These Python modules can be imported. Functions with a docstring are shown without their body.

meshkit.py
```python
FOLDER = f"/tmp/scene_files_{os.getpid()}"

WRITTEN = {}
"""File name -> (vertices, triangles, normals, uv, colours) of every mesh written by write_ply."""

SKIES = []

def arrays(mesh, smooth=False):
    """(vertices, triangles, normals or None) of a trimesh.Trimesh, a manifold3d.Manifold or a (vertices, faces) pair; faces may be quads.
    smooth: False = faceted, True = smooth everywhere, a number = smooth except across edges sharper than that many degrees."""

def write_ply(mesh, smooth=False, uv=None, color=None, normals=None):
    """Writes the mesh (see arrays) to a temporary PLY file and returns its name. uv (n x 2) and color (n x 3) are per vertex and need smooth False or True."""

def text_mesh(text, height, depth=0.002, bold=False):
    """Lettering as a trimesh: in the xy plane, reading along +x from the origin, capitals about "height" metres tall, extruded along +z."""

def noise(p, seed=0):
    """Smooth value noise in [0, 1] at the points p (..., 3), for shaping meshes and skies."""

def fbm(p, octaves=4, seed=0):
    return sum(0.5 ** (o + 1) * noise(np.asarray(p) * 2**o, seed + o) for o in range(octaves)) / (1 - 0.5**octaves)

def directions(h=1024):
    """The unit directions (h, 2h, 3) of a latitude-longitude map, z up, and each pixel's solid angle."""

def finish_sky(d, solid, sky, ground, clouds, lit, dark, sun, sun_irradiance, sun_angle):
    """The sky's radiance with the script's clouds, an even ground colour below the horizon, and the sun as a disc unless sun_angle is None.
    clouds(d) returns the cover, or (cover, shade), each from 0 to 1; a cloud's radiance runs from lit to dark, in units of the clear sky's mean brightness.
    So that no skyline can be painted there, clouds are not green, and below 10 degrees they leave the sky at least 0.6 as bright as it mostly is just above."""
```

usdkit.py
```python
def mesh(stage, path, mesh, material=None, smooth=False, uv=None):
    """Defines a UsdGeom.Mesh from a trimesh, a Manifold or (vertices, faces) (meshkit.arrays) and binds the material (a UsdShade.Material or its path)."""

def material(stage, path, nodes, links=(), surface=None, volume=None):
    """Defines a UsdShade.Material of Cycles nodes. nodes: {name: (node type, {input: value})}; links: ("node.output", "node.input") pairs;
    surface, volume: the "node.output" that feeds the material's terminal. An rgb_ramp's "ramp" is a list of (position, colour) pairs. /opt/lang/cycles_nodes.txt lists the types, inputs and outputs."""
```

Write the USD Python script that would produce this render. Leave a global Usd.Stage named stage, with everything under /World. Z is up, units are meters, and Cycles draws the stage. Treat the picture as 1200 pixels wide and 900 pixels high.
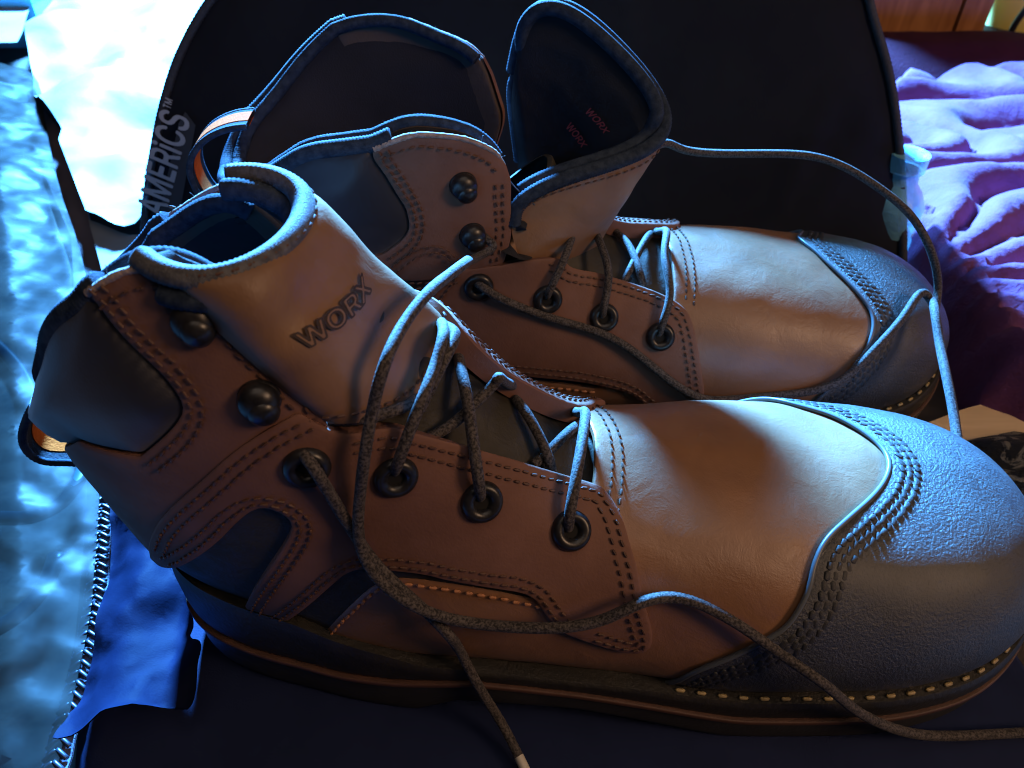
import math, random, numpy as np, trimesh, shapely, usdkit, meshkit
from shapely.geometry import Polygon, LineString, Point
from shapely.ops import unary_union
from scipy.interpolate import PchipInterpolator, CubicSpline, RectBivariateSpline
from scipy.spatial import Delaunay
from scipy.ndimage import gaussian_filter1d
from pxr import Usd, UsdGeom, UsdLux, UsdShade, Gf, Sdf

stage = Usd.Stage.CreateInMemory()
UsdGeom.SetStageUpAxis(stage, 'Z'); UsdGeom.SetStageMetersPerUnit(stage, 1.0)
UsdGeom.Xform.Define(stage, '/World'); UsdGeom.Scope.Define(stage, '/World/Looks')
random.seed(5); RNG = np.random.default_rng(5)

# ------------------------------------------------------------------ camera, lamps, exposure
cam = UsdGeom.Camera.Define(stage, '/World/camera')
cam.CreateHorizontalApertureAttr(36.0); cam.CreateVerticalApertureAttr(27.0)
cam.CreateFocalLengthAttr(885.0 / 1200 * 36); cam.CreateClippingRangeAttr(Gf.Vec2f(.02, 50))
cam.CreateFStopAttr(20.0); cam.CreateFocusDistanceAttr(.25)
xf = UsdGeom.Xformable(cam); xf.AddTranslateOp().Set(Gf.Vec3d(0, 0, .26)); xf.AddRotateXOp().Set(90 - math.degrees(.73))
cam.CreateExposureAttr(0.0)

def lamp(name, pos, target, w, h, color, power):
    l = UsdLux.RectLight.Define(stage, '/World/' + name)
    l.CreateWidthAttr(w); l.CreateHeightAttr(h); l.CreateColorAttr(Gf.Vec3f(*color)); l.CreateIntensityAttr(power); l.CreateNormalizeAttr(True)
    z = np.array(pos, float) - np.array(target, float); z /= np.linalg.norm(z)
    up = np.array([0, 0, 1.]) if abs(z[2]) < .95 else np.array([0, 1., 0])
    x = np.cross(up, z); x /= np.linalg.norm(x); y = np.cross(z, x)
    m = Gf.Matrix4d(*x, 0, *y, 0, *z, 0, *[float(c) for c in pos], 1)
    UsdGeom.Xformable(l).AddTransformOp().Set(m)
    return l
lamp('window_light', (-.29, 1.59, .785), (0, .20, .07), .19, .19, (.085, .39, 1.0), 290)
lamp('room_lamp', (1.05, -.35, .85), (.02, .25, .05), .35, .35, (1.0, .62, .38), 2.1)
lamp('ceiling_bounce', (.25, -.15, 1.9), (0, .25, .05), 1.5, 1.5, (1.0, .80, .66), 2.0)

# ------------------------------------------------------------------ numbers measured for this scene (metres)
REAR_LABEL = ([[0.411, 0.6144], [0.4211, 0.5426], [0.3659, 0.596]], [[0.5188, 0.6861], [0.5764, 0.611], [0.4862, 0.6611]])
TONGUE_TEXT = [[0.5865, 0.2471], [0.5338, 0.6077], [0.5113, 0.2571]]
LOOSE_THREAD = [[0.1065, -0.0299, 0.1282], [0.1097, -0.025, 0.122], [0.1129, -0.0265, 0.1195], [0.1165, -0.0282, 0.117]]
FRONT_ST = [[0.3165, 0.03, 0.3165, 0.026, 0.003, 0.003, 0.0], [0.315, 0.04, 0.314, 0.023, 0.0175, 0.0175, 0.0], [0.3097, 0.05, 0.306, 0.021, 0.0295, 0.0285, 0.0], [0.298, 0.0595, 0.294, 0.019, 0.0405, 0.0375, 0.0], [0.278, 0.0665, 0.273, 0.018, 0.05, 0.045, 0.0], [0.249, 0.071, 0.244, 0.018, 0.054, 0.049, 0.0], [0.2155, 0.077, 0.206, 0.018, 0.053, 0.0485, 0.0], [0.182, 0.081, 0.1625, 0.022, 0.048, 0.042, 0.0], [0.156, 0.087, 0.1145, 0.026, 0.043, 0.036, 0.0], [0.133, 0.104, 0.071, 0.025, 0.0395, 0.035, 0.1], [0.117, 0.123, 0.034, 0.029, 0.036, 0.033, 0.5], [0.105, 0.14, 0.014, 0.047, 0.035, 0.032, 0.9], [0.093, 0.153, 0.005, 0.082, 0.033, 0.031, 1.0], [0.083, 0.164, 0.001, 0.11, 0.029, 0.03, 1.0], [0.074, 0.175, 0.002, 0.13, 0.024, 0.028, 1.0], [0.066, 0.192, 0.006, 0.155, 0.019, 0.026, 1.0]]
REAR_ST = [[0.3165, 0.03, 0.3165, 0.026, 0.003, 0.003, 0.0], [0.315, 0.04, 0.314, 0.023, 0.0175, 0.0175, 0.0], [0.3097, 0.05, 0.306, 0.021, 0.0295, 0.0285, 0.0], [0.298, 0.0595, 0.294, 0.019, 0.0405, 0.0375, 0.0], [0.278, 0.0665, 0.273, 0.018, 0.05, 0.045, 0.0], [0.249, 0.071, 0.244, 0.018, 0.054, 0.049, 0.0], [0.2155, 0.077, 0.206, 0.018, 0.053, 0.0485, 0.0], [0.182, 0.081, 0.1625, 0.022, 0.048, 0.042, 0.0], [0.156, 0.087, 0.1145, 0.026, 0.043, 0.036, 0.0], [0.138, 0.106, 0.071, 0.025, 0.0395, 0.036, 0.1], [0.13, 0.126, 0.034, 0.029, 0.036, 0.035, 0.5], [0.127, 0.14, 0.014, 0.047, 0.036, 0.036, 0.9], [0.126, 0.153, 0.001, 0.08, 0.036, 0.037, 1.0], [0.126, 0.162, -0.004, 0.11, 0.038, 0.04, 1.0], [0.126, 0.172, -0.01, 0.13, 0.041, 0.043, 1.0], [0.126, 0.19, -0.014, 0.155, 0.044, 0.046, 1.0]]
FRONT_T = {'cap': [[0.3544, 0.2932], [0.3366, 0.2327], [0.3235, 0.1428], [0.3162, 0.0607], [0.3171, -0.0096], [0.3254, -0.0704], [0.3405, -0.1359], [0.3633, -0.2157], [0.3815, -0.2862], [0.3899, -0.3551], [0.3929, -0.4198], [0.3967, -0.4753], [0.4031, -0.5538], [0.4095, -0.5917], [0.4251, -0.6932], [0.4384, -0.7968], [0.4409, -0.915], [0.4429, -0.91]], 'vt': 0.53, 'wing': [[0.6145, -0.9462], [0.6224, -0.7819], [0.6259, -0.6516], [0.6227, -0.6183], [0.6173, -0.601], [0.5885, -0.5937], [0.5637, -0.5906], [0.5303, -0.5976]], 'throat': [[0.7493, -0.3274], [0.7383, -0.3215], [0.724, -0.302], [0.7165, -0.2872], [0.7002, -0.2706], [0.6832, -0.2682], [0.6334, -0.2494], [0.5965, -0.229], [0.5542, -0.2032], [0.5301, -0.203]], 'front': [[0.5206, -0.2272], [0.5089, -0.2841], [0.4994, -0.3654], [0.4883, -0.4478], [0.4806, -0.5318], [0.473, -0.5925], [0.4669, -0.6623], [0.4652, -0.722], [0.4724, -0.7487], [0.491, -0.7298], [0.5085, -0.7018]], 'slot': [[0.5142, -0.688], [0.5218, -0.6565], [0.5339, -0.6015], [0.54, -0.5796], [0.5483, -0.5652], [0.5667, -0.5679], [0.5923, -0.5699], [0.6068, -0.5643], [0.6315, -0.5667], [0.6413, -0.5668], [0.6488, -0.5793], [0.6485, -0.6342], [0.6454, -0.7298], [0.6393, -0.92]], 'win': [[0.6717, -0.8332], [0.6924, -0.6458], [0.6999, -0.5751], [0.7078, -0.509], [0.7149, -0.4782], [0.7254, -0.4662], [0.7408, -0.4685], [0.7483, -0.4831], [0.7488, -0.5196], [0.7448, -0.5715], [0.7417, -0.7143]], 'seam': [[0.7772, -0.3358], [0.7833, -0.3687], [0.7868, -0.3931], [0.79, -0.4416], [0.7874, -0.5076], [0.7846, -0.5686], [0.7792, -0.6308], [0.7662, -0.7142]], 'flap_rim': [[0.9689, -0.5224], [0.9693, -0.4774], [0.9675, -0.4353], [0.9571, -0.3806], [0.9423, -0.3426], [0.9203, -0.3145], [0.907, -0.3072]], 'flap_front': [[0.879, -0.3032], [0.8538, -0.3017], [0.8284, -0.2995], [0.8046, -0.2952], [0.7763, -0.3002], [0.7664, -0.307], [0.7563, -0.3223], [0.7493, -0.3274]], 'pad_rim': [[0.9689, -0.5224], [0.9646, -0.5548], [0.9638, -0.6144], [0.9553, -0.6712], [0.9361, -0.7254], [0.915, -0.85], [0.905, -1.0]], 'pad_low': [[0.835, -1.0], [0.85, -0.8], [0.857, -0.69], [0.839, -0.616]], 'pad_edge': [[0.8266, -0.5711], [0.8302, -0.5072], [0.8354, -0.4697], [0.8426, -0.4563], [0.8596, -0.4546], [0.8802, -0.4605], [0.9138, -0.4803], [0.9472, -0.5008], [0.9588, -0.5071], [0.9689, -0.5224]], 'eyes': [[0.7434, -0.3857], [0.6774, -0.3501], [0.6077, -0.3565], [0.5419, -0.359]], 'hooks': [[0.8994, -0.3662], [0.8076, -0.3626]], 'far': {'throat': [[0.748, -0.29], [0.718, -0.19], [0.69, -0.08], [0.67, -0.02], [0.633, -0.03], [0.595, -0.08], [0.561, -0.135], [0.535, -0.18]], 'front': [[0.519, -0.24], [0.508, -0.33], [0.4994, -0.3654], [0.4883, -0.4478], [0.4806, -0.5318], [0.473, -0.5925], [0.4669, -0.6623], [0.4652, -0.722], [0.4724, -0.7487], [0.491, -0.7298], [0.5085, -0.7018]], 'eyes': [[0.72, -0.46], [0.66, -0.46], [0.6, -0.46], [0.54, -0.46]], 'flap_rim': [[0.94, -0.55], [0.938, -0.5], [0.938, -0.44], [0.935, -0.38], [0.925, -0.33], [0.905, -0.307]], 'pad_rim': [[0.94, -0.55], [0.934, -0.58], [0.93, -0.65], [0.925, -0.74], [0.912, -0.87], [0.905, -1.0]], 'pad_edge': [[0.8266, -0.5711], [0.8302, -0.5072], [0.8354, -0.4697], [0.8426, -0.4563], [0.8596, -0.4546], [0.8802, -0.4605], [0.9138, -0.4803], [0.925, -0.53], [0.94, -0.55]]}}
REAR_T = {'cap': [[0.3413, 0.1365], [0.3308, -0.0347], [0.3172, -0.1625], [0.3046, -0.2771], [0.3004, -0.3338], [0.301, -0.3976], [0.3089, -0.4909], [0.3199, -0.5815], [0.3306, -0.6717], [0.3408, -0.7397], [0.3481, -0.8483]], 'vt': 0.472, 'wing': [[0.613, -0.948], [0.619, -0.85], [0.6, -0.83], [0.561, -0.841], [0.535, -0.852], [0.5, -0.855]], 'throat': [[0.6542, -0.4411], [0.6208, -0.3908], [0.6054, -0.3627], [0.5928, -0.359], [0.5829, -0.3663], [0.5485, -0.3129], [0.5076, -0.3214], [0.48, -0.3511]], 'front': [[0.4663, -0.3808], [0.4581, -0.4221], [0.449, -0.5271], [0.4403, -0.6502], [0.4288, -0.8043], [0.435, -0.87], [0.445, -0.9]], 'slot': [[0.458, -0.93], [0.468, -0.895], [0.479, -0.835], [0.504, -0.806], [0.54, -0.802], [0.583, -0.804], [0.62, -0.8], [0.64, -0.84], [0.634, -0.957]], 'win': [[0.6717, -0.8332], [0.6924, -0.6458], [0.6999, -0.5751], [0.7078, -0.509], [0.7149, -0.4782], [0.7254, -0.4662], [0.7408, -0.4685], [0.7483, -0.4831], [0.7488, -0.5196], [0.7448, -0.5715], [0.7417, -0.7143]], 'seam': [[0.7, -0.47], [0.735, -0.52], [0.765, -0.56], [0.775, -0.6], [0.768, -0.66]], 'flap_rim': [[0.9185, -0.4987], [0.9227, -0.4424], [0.8976, -0.4015], [0.8566, -0.3539], [0.8053, -0.3113], [0.775, -0.297]], 'flap_front': [[0.752, -0.296], [0.725, -0.31], [0.69, -0.345], [0.668, -0.385], [0.655, -0.43]], 'pad_rim': [[0.919, -0.499], [0.927, -0.535], [0.936, -0.592], [0.925, -0.64], [0.905, -0.72], [0.9, -0.85], [0.9, -1.0]], 'pad_low': [[0.815, -1.0], [0.81, -0.75], [0.79, -0.62]], 'pad_edge': [[0.7759, -0.54], [0.7768, -0.5024], [0.7839, -0.481], [0.8088, -0.4773], [0.8342, -0.4873], [0.8721, -0.4971], [0.9046, -0.5035], [0.919, -0.499]], 'eyes': [[0.6586, -0.5023], [0.5874, -0.4876], [0.5298, -0.4858], [0.4783, -0.5247]], 'hooks': [[0.7947, -0.3818], [0.7279, -0.4036]], 'far': {'throat': [[0.65, -0.46], [0.635, -0.34], [0.61, -0.16], [0.58, -0.04], [0.561, -0.01], [0.52, -0.075], [0.489, -0.125], [0.462, -0.15]], 'front': [[0.45, -0.2], [0.443, -0.3], [0.438, -0.45], [0.432, -0.62], [0.43, -0.81], [0.435, -0.87], [0.445, -0.9]], 'eyes': [[0.63, -0.52], [0.575, -0.5], [0.525, -0.48], [0.475, -0.46]], 'flap_rim': [[0.984, -0.575], [0.984, -0.533], [0.973, -0.469], [0.951, -0.42], [0.911, -0.352], [0.87, -0.318]], 'flap_front': [[0.837, -0.304], [0.79, -0.29], [0.746, -0.285], [0.7, -0.36], [0.665, -0.44]], 'pad_rim': [[0.984, -0.575], [0.97, -0.632], [0.942, -0.723], [0.929, -0.821], [0.912, -0.896], [0.9, -1.0]], 'pad_edge': [[0.79, -0.535], [0.8, -0.49], [0.84, -0.47], [0.9, -0.5], [0.95, -0.54], [0.984, -0.575]]}}
FRONT_NET = [[[0.0473, -0.02, 0.1704], [0.0627, -0.026, 0.1686], [0.0747, -0.019, 0.1691], [0.0804, -0.003, 0.1694], [0.076, 0.01, 0.1718], [0.0591, 0.017, 0.171]], [[0.0563, -0.026, 0.162], [0.0704, -0.03, 0.1622], [0.0808, -0.021, 0.1613], [0.0875, -0.004, 0.1589], [0.0853, 0.009, 0.1616], [0.0738, 0.017, 0.1589]], [[0.0693, -0.03, 0.145], [0.0815, -0.031, 0.1454], [0.0908, -0.021, 0.1426], [0.097, -0.006, 0.1398], [0.0986, 0.007, 0.1437], [0.089, 0.016, 0.143]], [[0.0831, -0.03, 0.1259], [0.0925, -0.029, 0.1251], [0.1022, -0.019, 0.12], [0.1087, -0.008, 0.1198], [0.1147, 0.005, 0.1246], [0.1066, 0.016, 0.1214]]]
REAR_NET = [[[0.1074, -0.03, 0.1094], [0.1375, -0.022, 0.1268], [0.1703, -0.004, 0.136], [0.1514, 0.018, 0.1611], [0.1263, 0.032, 0.172], [0.1105, 0.036, 0.145]], [[0.1081, -0.031, 0.1031], [0.1324, -0.023, 0.11], [0.1622, -0.005, 0.1185], [0.1475, 0.018, 0.1416], [0.1255, 0.032, 0.144], [0.1121, 0.037, 0.1277]], [[0.1095, -0.031, 0.096], [0.1291, -0.023, 0.0923], [0.1535, -0.004, 0.1003], [0.1466, 0.016, 0.1127], [0.1302, 0.03, 0.1106], [0.1152, 0.036, 0.0999]], [[0.1109, -0.03, 0.0905], [0.1276, -0.022, 0.0872], [0.1466, -0.004, 0.0842], [0.1446, 0.014, 0.0933], [0.1307, 0.028, 0.0906], [0.1173, 0.034, 0.0833]]]
FRONT_LACES = [{'p': [[0.1209, 0.0944, 0.1104], [0.124, 0.0879, 0.1074], [0.1266, 0.0855, 0.1057], [0.1226, 0.0824, 0.104], [0.1175, 0.0251, 0.137], [0.1125, 0.0076, 0.1435], [0.1082, -0.005, 0.147], [0.1025, -0.0185, 0.1464], [0.0989, -0.0293, 0.1434], [0.0953, -0.0327, 0.1328], [0.0926, -0.0371, 0.1224], [0.0895, -0.0384, 0.1077], [0.0877, -0.0403, 0.0959], [0.0885, -0.0427, 0.0858], [0.093, -0.046, 0.0782], [0.102, -0.0485, 0.0699], [0.1136, -0.0479, 0.061], [0.1286, -0.0494, 0.0593], [0.1434, -0.051, 0.0609], [0.1557, -0.0504, 0.0638], [0.1654, -0.0486, 0.0684], [0.1745, -0.0467, 0.0679], [0.1834, -0.0477, 0.0653], [0.196, -0.0522, 0.0594], [0.2087, -0.0579, 0.0518], [0.2183, -0.0639, 0.048], [0.2328, -0.0646, 0.0313], [0.2487, -0.0641, 0.0163], [0.268, -0.0625, 0.004], [0.2871, -0.0617, 0.001], [0.3116, -0.0611, 0.0]], 'r': 0.0016, 'label': 'long lace end running down the side and over the toe'}, {'p': [[0.0742, -0.03, 0.1156], [0.0773, -0.0359, 0.1203], [0.08, -0.039, 0.1181], [0.0825, -0.039, 0.1071], [0.0854, -0.0387, 0.094], [0.0904, -0.0403, 0.0803], [0.0979, -0.0428, 0.0687], [0.1047, -0.0452, 0.0598], [0.1096, -0.049, 0.0559], [0.1133, -0.0457, 0.036], [0.1165, -0.0488, 0.028], [0.1206, -0.0508, 0.016], [0.1261, -0.055, 0.004], [0.1303, -0.0622, 0.0]], 'r': 0.0016, 'tip': 1}, {'p': [[0.0973, -0.0284, 0.1054], [0.0995, -0.0332, 0.1137], [0.1032, -0.0302, 0.1226], [0.1071, -0.024, 0.1294], [0.11, -0.0151, 0.1323], [0.1117, -0.0074, 0.1347], [0.1103, 0.008, 0.128]], 'r': 0.0016}, {'p': [[0.1052, -0.0211, 0.1213], [0.1091, -0.0174, 0.1278], [0.1128, -0.0113, 0.132], [0.1147, -0.0036, 0.1323], [0.1112, 0.0057, 0.1287]], 'r': 0.0016}, {'p': [[0.1204, -0.0279, 0.0918], [0.1204, -0.0313, 0.1003], [0.1197, -0.0287, 0.1073], [0.1185, -0.0202, 0.1135], [0.1173, -0.0129, 0.1195], [0.1159, -0.0051, 0.1215], [0.1147, 0.0046, 0.1189]], 'r': 0.0016}, {'p': [[0.1461, -0.0295, 0.0781], [0.1457, -0.0315, 0.0862], [0.1481, -0.0232, 0.0944], [0.1514, -0.0096, 0.0972], [0.1536, 0.0033, 0.095], [0.153, 0.0065, 0.0919], [0.1513, 0.0154, 0.0842]], 'r': 0.0016}, {'p': [[0.1014, -0.0217, 0.109], [0.1085, -0.0202, 0.1108], [0.1144, -0.0168, 0.1125], [0.1204, -0.0115, 0.1149], [0.1259, -0.0077, 0.119], [0.1263, -0.0081, 0.1204], [0.1275, -0.0048, 0.1165], [0.1311, 0.0071, 0.1036]], 'r': 0.0016}, {'p': [[0.1317, 0.0044, 0.1003], [0.1341, -0.0015, 0.1014], [0.1379, -0.0076, 0.0976], [0.1405, -0.0126, 0.0934], [0.1422, -0.0159, 0.0878]], 'r': 0.0016}, {'p': [[0.1364, -0.0141, 0.0903], [0.1418, -0.0098, 0.0923], [0.1471, -0.0028, 0.0915], [0.1545, 0.0124, 0.0814]], 'r': 0.0016}, {'p': [[0.0826, -0.0276, 0.1247], [0.0893, -0.0285, 0.1257], [0.0957, -0.0272, 0.1257], [0.1009, -0.0246, 0.1254], [0.1043, -0.0186, 0.1227]], 'r': 0.0016}]
REAR_LACES = [{'p': [[0.092, -0.0316, 0.0856], [0.0936, -0.0383, 0.088], [0.1, -0.0408, 0.0841], [0.1103, -0.0414, 0.0782], [0.1243, -0.0427, 0.0725], [0.1422, -0.0447, 0.0666], [0.1565, -0.0487, 0.0595], [0.1715, -0.0537, 0.048], [0.1812, -0.0561, 0.0413], [0.1911, -0.0568, 0.0369], [0.2095, -0.0574, 0.0375], [0.2308, -0.0588, 0.0406], [0.2462, -0.0582, 0.0462], [0.2587, -0.0524, 0.0554], [0.2694, -0.0447, 0.0614], [0.2791, -0.036, 0.0663], [0.2878, -0.0288, 0.0694], [0.2908, -0.0303, 0.0672], [0.2876, -0.0399, 0.0688], [0.2842, -0.0539, 0.0647], [0.2809, -0.0685, 0.0609], [0.2776, -0.0841, 0.0568], [0.2734, -0.0997, 0.0528], [0.2678, -0.1131, 0.052]], 'r': 0.0018, 'label': 'lace end looped over the toe and hanging down'}, {'p': [[0.1673, 0.0053, 0.1225], [0.1764, 0.0138, 0.1215], [0.1841, 0.0158, 0.1177], [0.2029, 0.0148, 0.1157], [0.2215, 0.0137, 0.1157], [0.2397, 0.0115, 0.1151], [0.2548, 0.0083, 0.1111], [0.2699, 0.0026, 0.1038], [0.2835, -0.0042, 0.0947], [0.2925, -0.0093, 0.0845], [0.2989, -0.0136, 0.0737], [0.3029, -0.0171, 0.0621], [0.2984, -0.0279, 0.0548]], 'r': 0.0017, 'label': 'lace end bowing out behind the toe'}, {'p': [[0.1217, -0.0349, 0.0778], [0.1218, -0.0393, 0.0838], [0.1259, -0.0365, 0.0917], [0.13, -0.029, 0.0968], [0.133, -0.0204, 0.0987]], 'r': 0.0016}, {'p': [[0.1453, -0.0374, 0.0681], [0.1447, -0.0401, 0.075], [0.1471, -0.0325, 0.0853], [0.1458, -0.0234, 0.092], [0.1439, -0.0101, 0.0943]], 'r': 0.0016}, {'p': [[0.1692, -0.0424, 0.0609], [0.1688, -0.0449, 0.0683], [0.1725, -0.0372, 0.0791], [0.1726, -0.0212, 0.0875], [0.1764, -0.0051, 0.0898], [0.1759, 0.0014, 0.0861], [0.1764, 0.0171, 0.0774]], 'r': 0.0016}, {'p': [[0.1523, 0.0109, 0.085], [0.1598, -0.0045, 0.0841], [0.1628, -0.0217, 0.0797], [0.1649, -0.0286, 0.0733]], 'r': 0.0016}, {'p': [[0.1545, -0.0252, 0.0758], [0.1608, -0.016, 0.0812], [0.1692, 0.0, 0.0832], [0.1773, 0.0171, 0.0772]], 'r': 0.0016}]
FRONT_LOOP = [[0.0031, 0.0, 0.1196], [-0.003, 0.0, 0.1153], [-0.0083, 0.0, 0.1088], [-0.0124, 0.0, 0.1019], [-0.0135, 0.0, 0.0955], [-0.011, -0.0, 0.0916], [-0.0054, 0.0, 0.0906], [0.0028, 0.0, 0.0895]]
REAR_LOOP = [[0.0082, 0.0, 0.142], [0.0036, 0.0, 0.1417], [-0.004, 0.0, 0.1396], [-0.0119, 0.0, 0.1346], [-0.0174, 0.0, 0.1266], [-0.018, 0.0, 0.1193], [-0.0156, 0.0, 0.1106], [-0.0087, 0.0, 0.1017]]
LID = [[-0.2341, -0.0059], [-0.2297, 0.0184], [-0.2239, 0.0418], [-0.2172, 0.0618], [-0.2088, 0.086], [-0.2002, 0.107], [-0.1891, 0.1272], [-0.1768, 0.1437], [-0.1671, 0.1548], [-0.1545, 0.1673], [-0.1246, 0.177], [-0.0688, 0.1827], [0.0183, 0.1847], [0.1056, 0.1827], [0.1662, 0.1762], [0.2002, 0.1673], [0.195, 0.1539], [0.2077, 0.136], [0.2181, 0.1138], [0.2259, 0.0907], [0.2316, 0.0716], [0.2389, 0.0418], [0.2481, -0.0059]]
LID_TEXT = [[-0.2107, 0.0336], [-0.1861, 0.0907]]
LID_PATCH = [[-0.2165, 0.0305], [-0.1907, 0.0964], [-0.1831, 0.0907], [-0.2039, 0.0305]]
SATIN = [[-0.1729, 0.2179], [-0.1642, 0.1912], [-0.1535, 0.1593], [-0.1483, 0.1319], [-0.1453, 0.106], [-0.1451, 0.1017], [-0.1366, 0.1065], [-0.1248, 0.1121], [-0.1174, 0.1155], [-0.109, 0.1144], [-0.1059, 0.1144], [-0.1071, 0.1288], [-0.1077, 0.1367], [-0.1164, 0.141], [-0.1151, 0.1468], [-0.1257, 0.163], [-0.1392, 0.1786], [-0.1538, 0.2], [-0.1653, 0.2164]]
ZIP = [[-0.2004, 0.2755], [-0.1858, 0.2327], [-0.1703, 0.1878], [-0.1621, 0.1637], [-0.1551, 0.134], [-0.1501, 0.1029], [-0.1484, 0.0937]]
FILM = [[-0.5657, 0.7996], [-0.4875, 0.7466], [-0.4591, 0.7348], [-0.4269, 0.6902], [-0.3843, 0.6055], [-0.3262, 0.4991], [-0.2755, 0.4171], [-0.2405, 0.3518], [-0.2123, 0.292], [-0.1824, 0.2201], [-0.1674, 0.1776], [-0.1596, 0.1548], [-0.1527, 0.1252], [-0.1472, 0.0973], [-0.1441, 0.085], [-0.1839, 0.085]]
HANDLES = [[[-0.231, 0.1995], [-0.2172, 0.2008], [-0.2047, 0.2013], [-0.1957, 0.2077], [-0.1931, 0.2222], [-0.1977, 0.2442]], [[-0.1959, 0.1463], [-0.1873, 0.1544], [-0.1831, 0.1663], [-0.1849, 0.1822]], [[-0.2824, 0.3208], [-0.2581, 0.2994], [-0.2378, 0.2734], [-0.2216, 0.2442]]]
PAPER = [[-0.5984, 1.0465], [-0.4313, 0.6784], [-0.357, 0.5823], [-0.3556, 0.5698], [-0.2802, 0.4457], [-0.2519, 0.4284], [-0.2444, 0.4327], [-0.2435, 0.4867], [-0.2777, 0.6552], [-0.3315, 0.994], [-0.3402, 1.0465]]
STRIP = [[-0.4569, 0.7157], [-0.3571, 0.5888], [-0.3502, 0.5667], [-0.247, 0.3852], [-0.1939, 0.2756], [-0.2198, 0.2756], [-0.301, 0.4513], [-0.3595, 0.54], [-0.4233, 0.6552]]
PAPER2 = [[-0.2857, 0.4535], [-0.2527, 0.4337], [-0.2328, 0.438], [-0.2114, 0.3762], [-0.2434, 0.3762]]
BLUE_BOX = [[-0.7042, 1.0704], [-0.6084, 1.0704], [-0.5343, 0.9009], [-0.6128, 0.9009]]
SCRAP = [[-0.6161, 0.9071], [-0.5362, 0.9071], [-0.4951, 0.79], [-0.564, 0.8104]]
BOARD = [[0.1808, 0.2519], [0.2056, 0.2725], [0.2379, 0.2871], [0.2899, 0.3018], [0.2713, 0.2519]]


# ------------------------------------------------------------------ scene helpers
_used = {}
def numbered(parent, name):
    k = _used.get((parent, name), 0); _used[(parent, name)] = k + 1
    return parent + '/' + (name if k == 0 else '%s_%03d' % (name, k))
def cd(prim, **kw):
    for k, v in kw.items():
        if v: prim.SetCustomDataByKey(k, v)
def thing(name, label, cat, group=None, pos=(0, 0, 0), yaw=0.0, kind=None):
    x = UsdGeom.Xform.Define(stage, numbered('/World', name))
    x.AddTranslateOp().Set(Gf.Vec3d(*map(float, pos))); x.AddRotateZOp().Set(math.degrees(yaw))
    cd(x.GetPrim(), label=label, category=cat, group=group, kind=kind)
    return str(x.GetPath())
def obj(name, mesh, mat, parent='/World', smooth=40, **kw):
    if isinstance(mesh, list): mesh = join(mesh)
    p = numbered(parent, name)
    m = usdkit.mesh(stage, p, mesh, MAT[mat], smooth=smooth)
    cd(m.GetPrim(), **kw)
    return p
def join(ms):
    vs, fs, n = [], [], 0
    for v, f in [(m.vertices, m.faces) if hasattr(m, 'vertices') else m for m in ms]:
        v = np.asarray(v); f = np.asarray(f)
        if f.shape[1] == 4: f = np.vstack([f[:, [0, 1, 2]], f[:, [0, 2, 3]]])
        vs.append(v); fs.append(f + n); n += len(v)
    return np.vstack(vs), np.vstack(fs)

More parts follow.
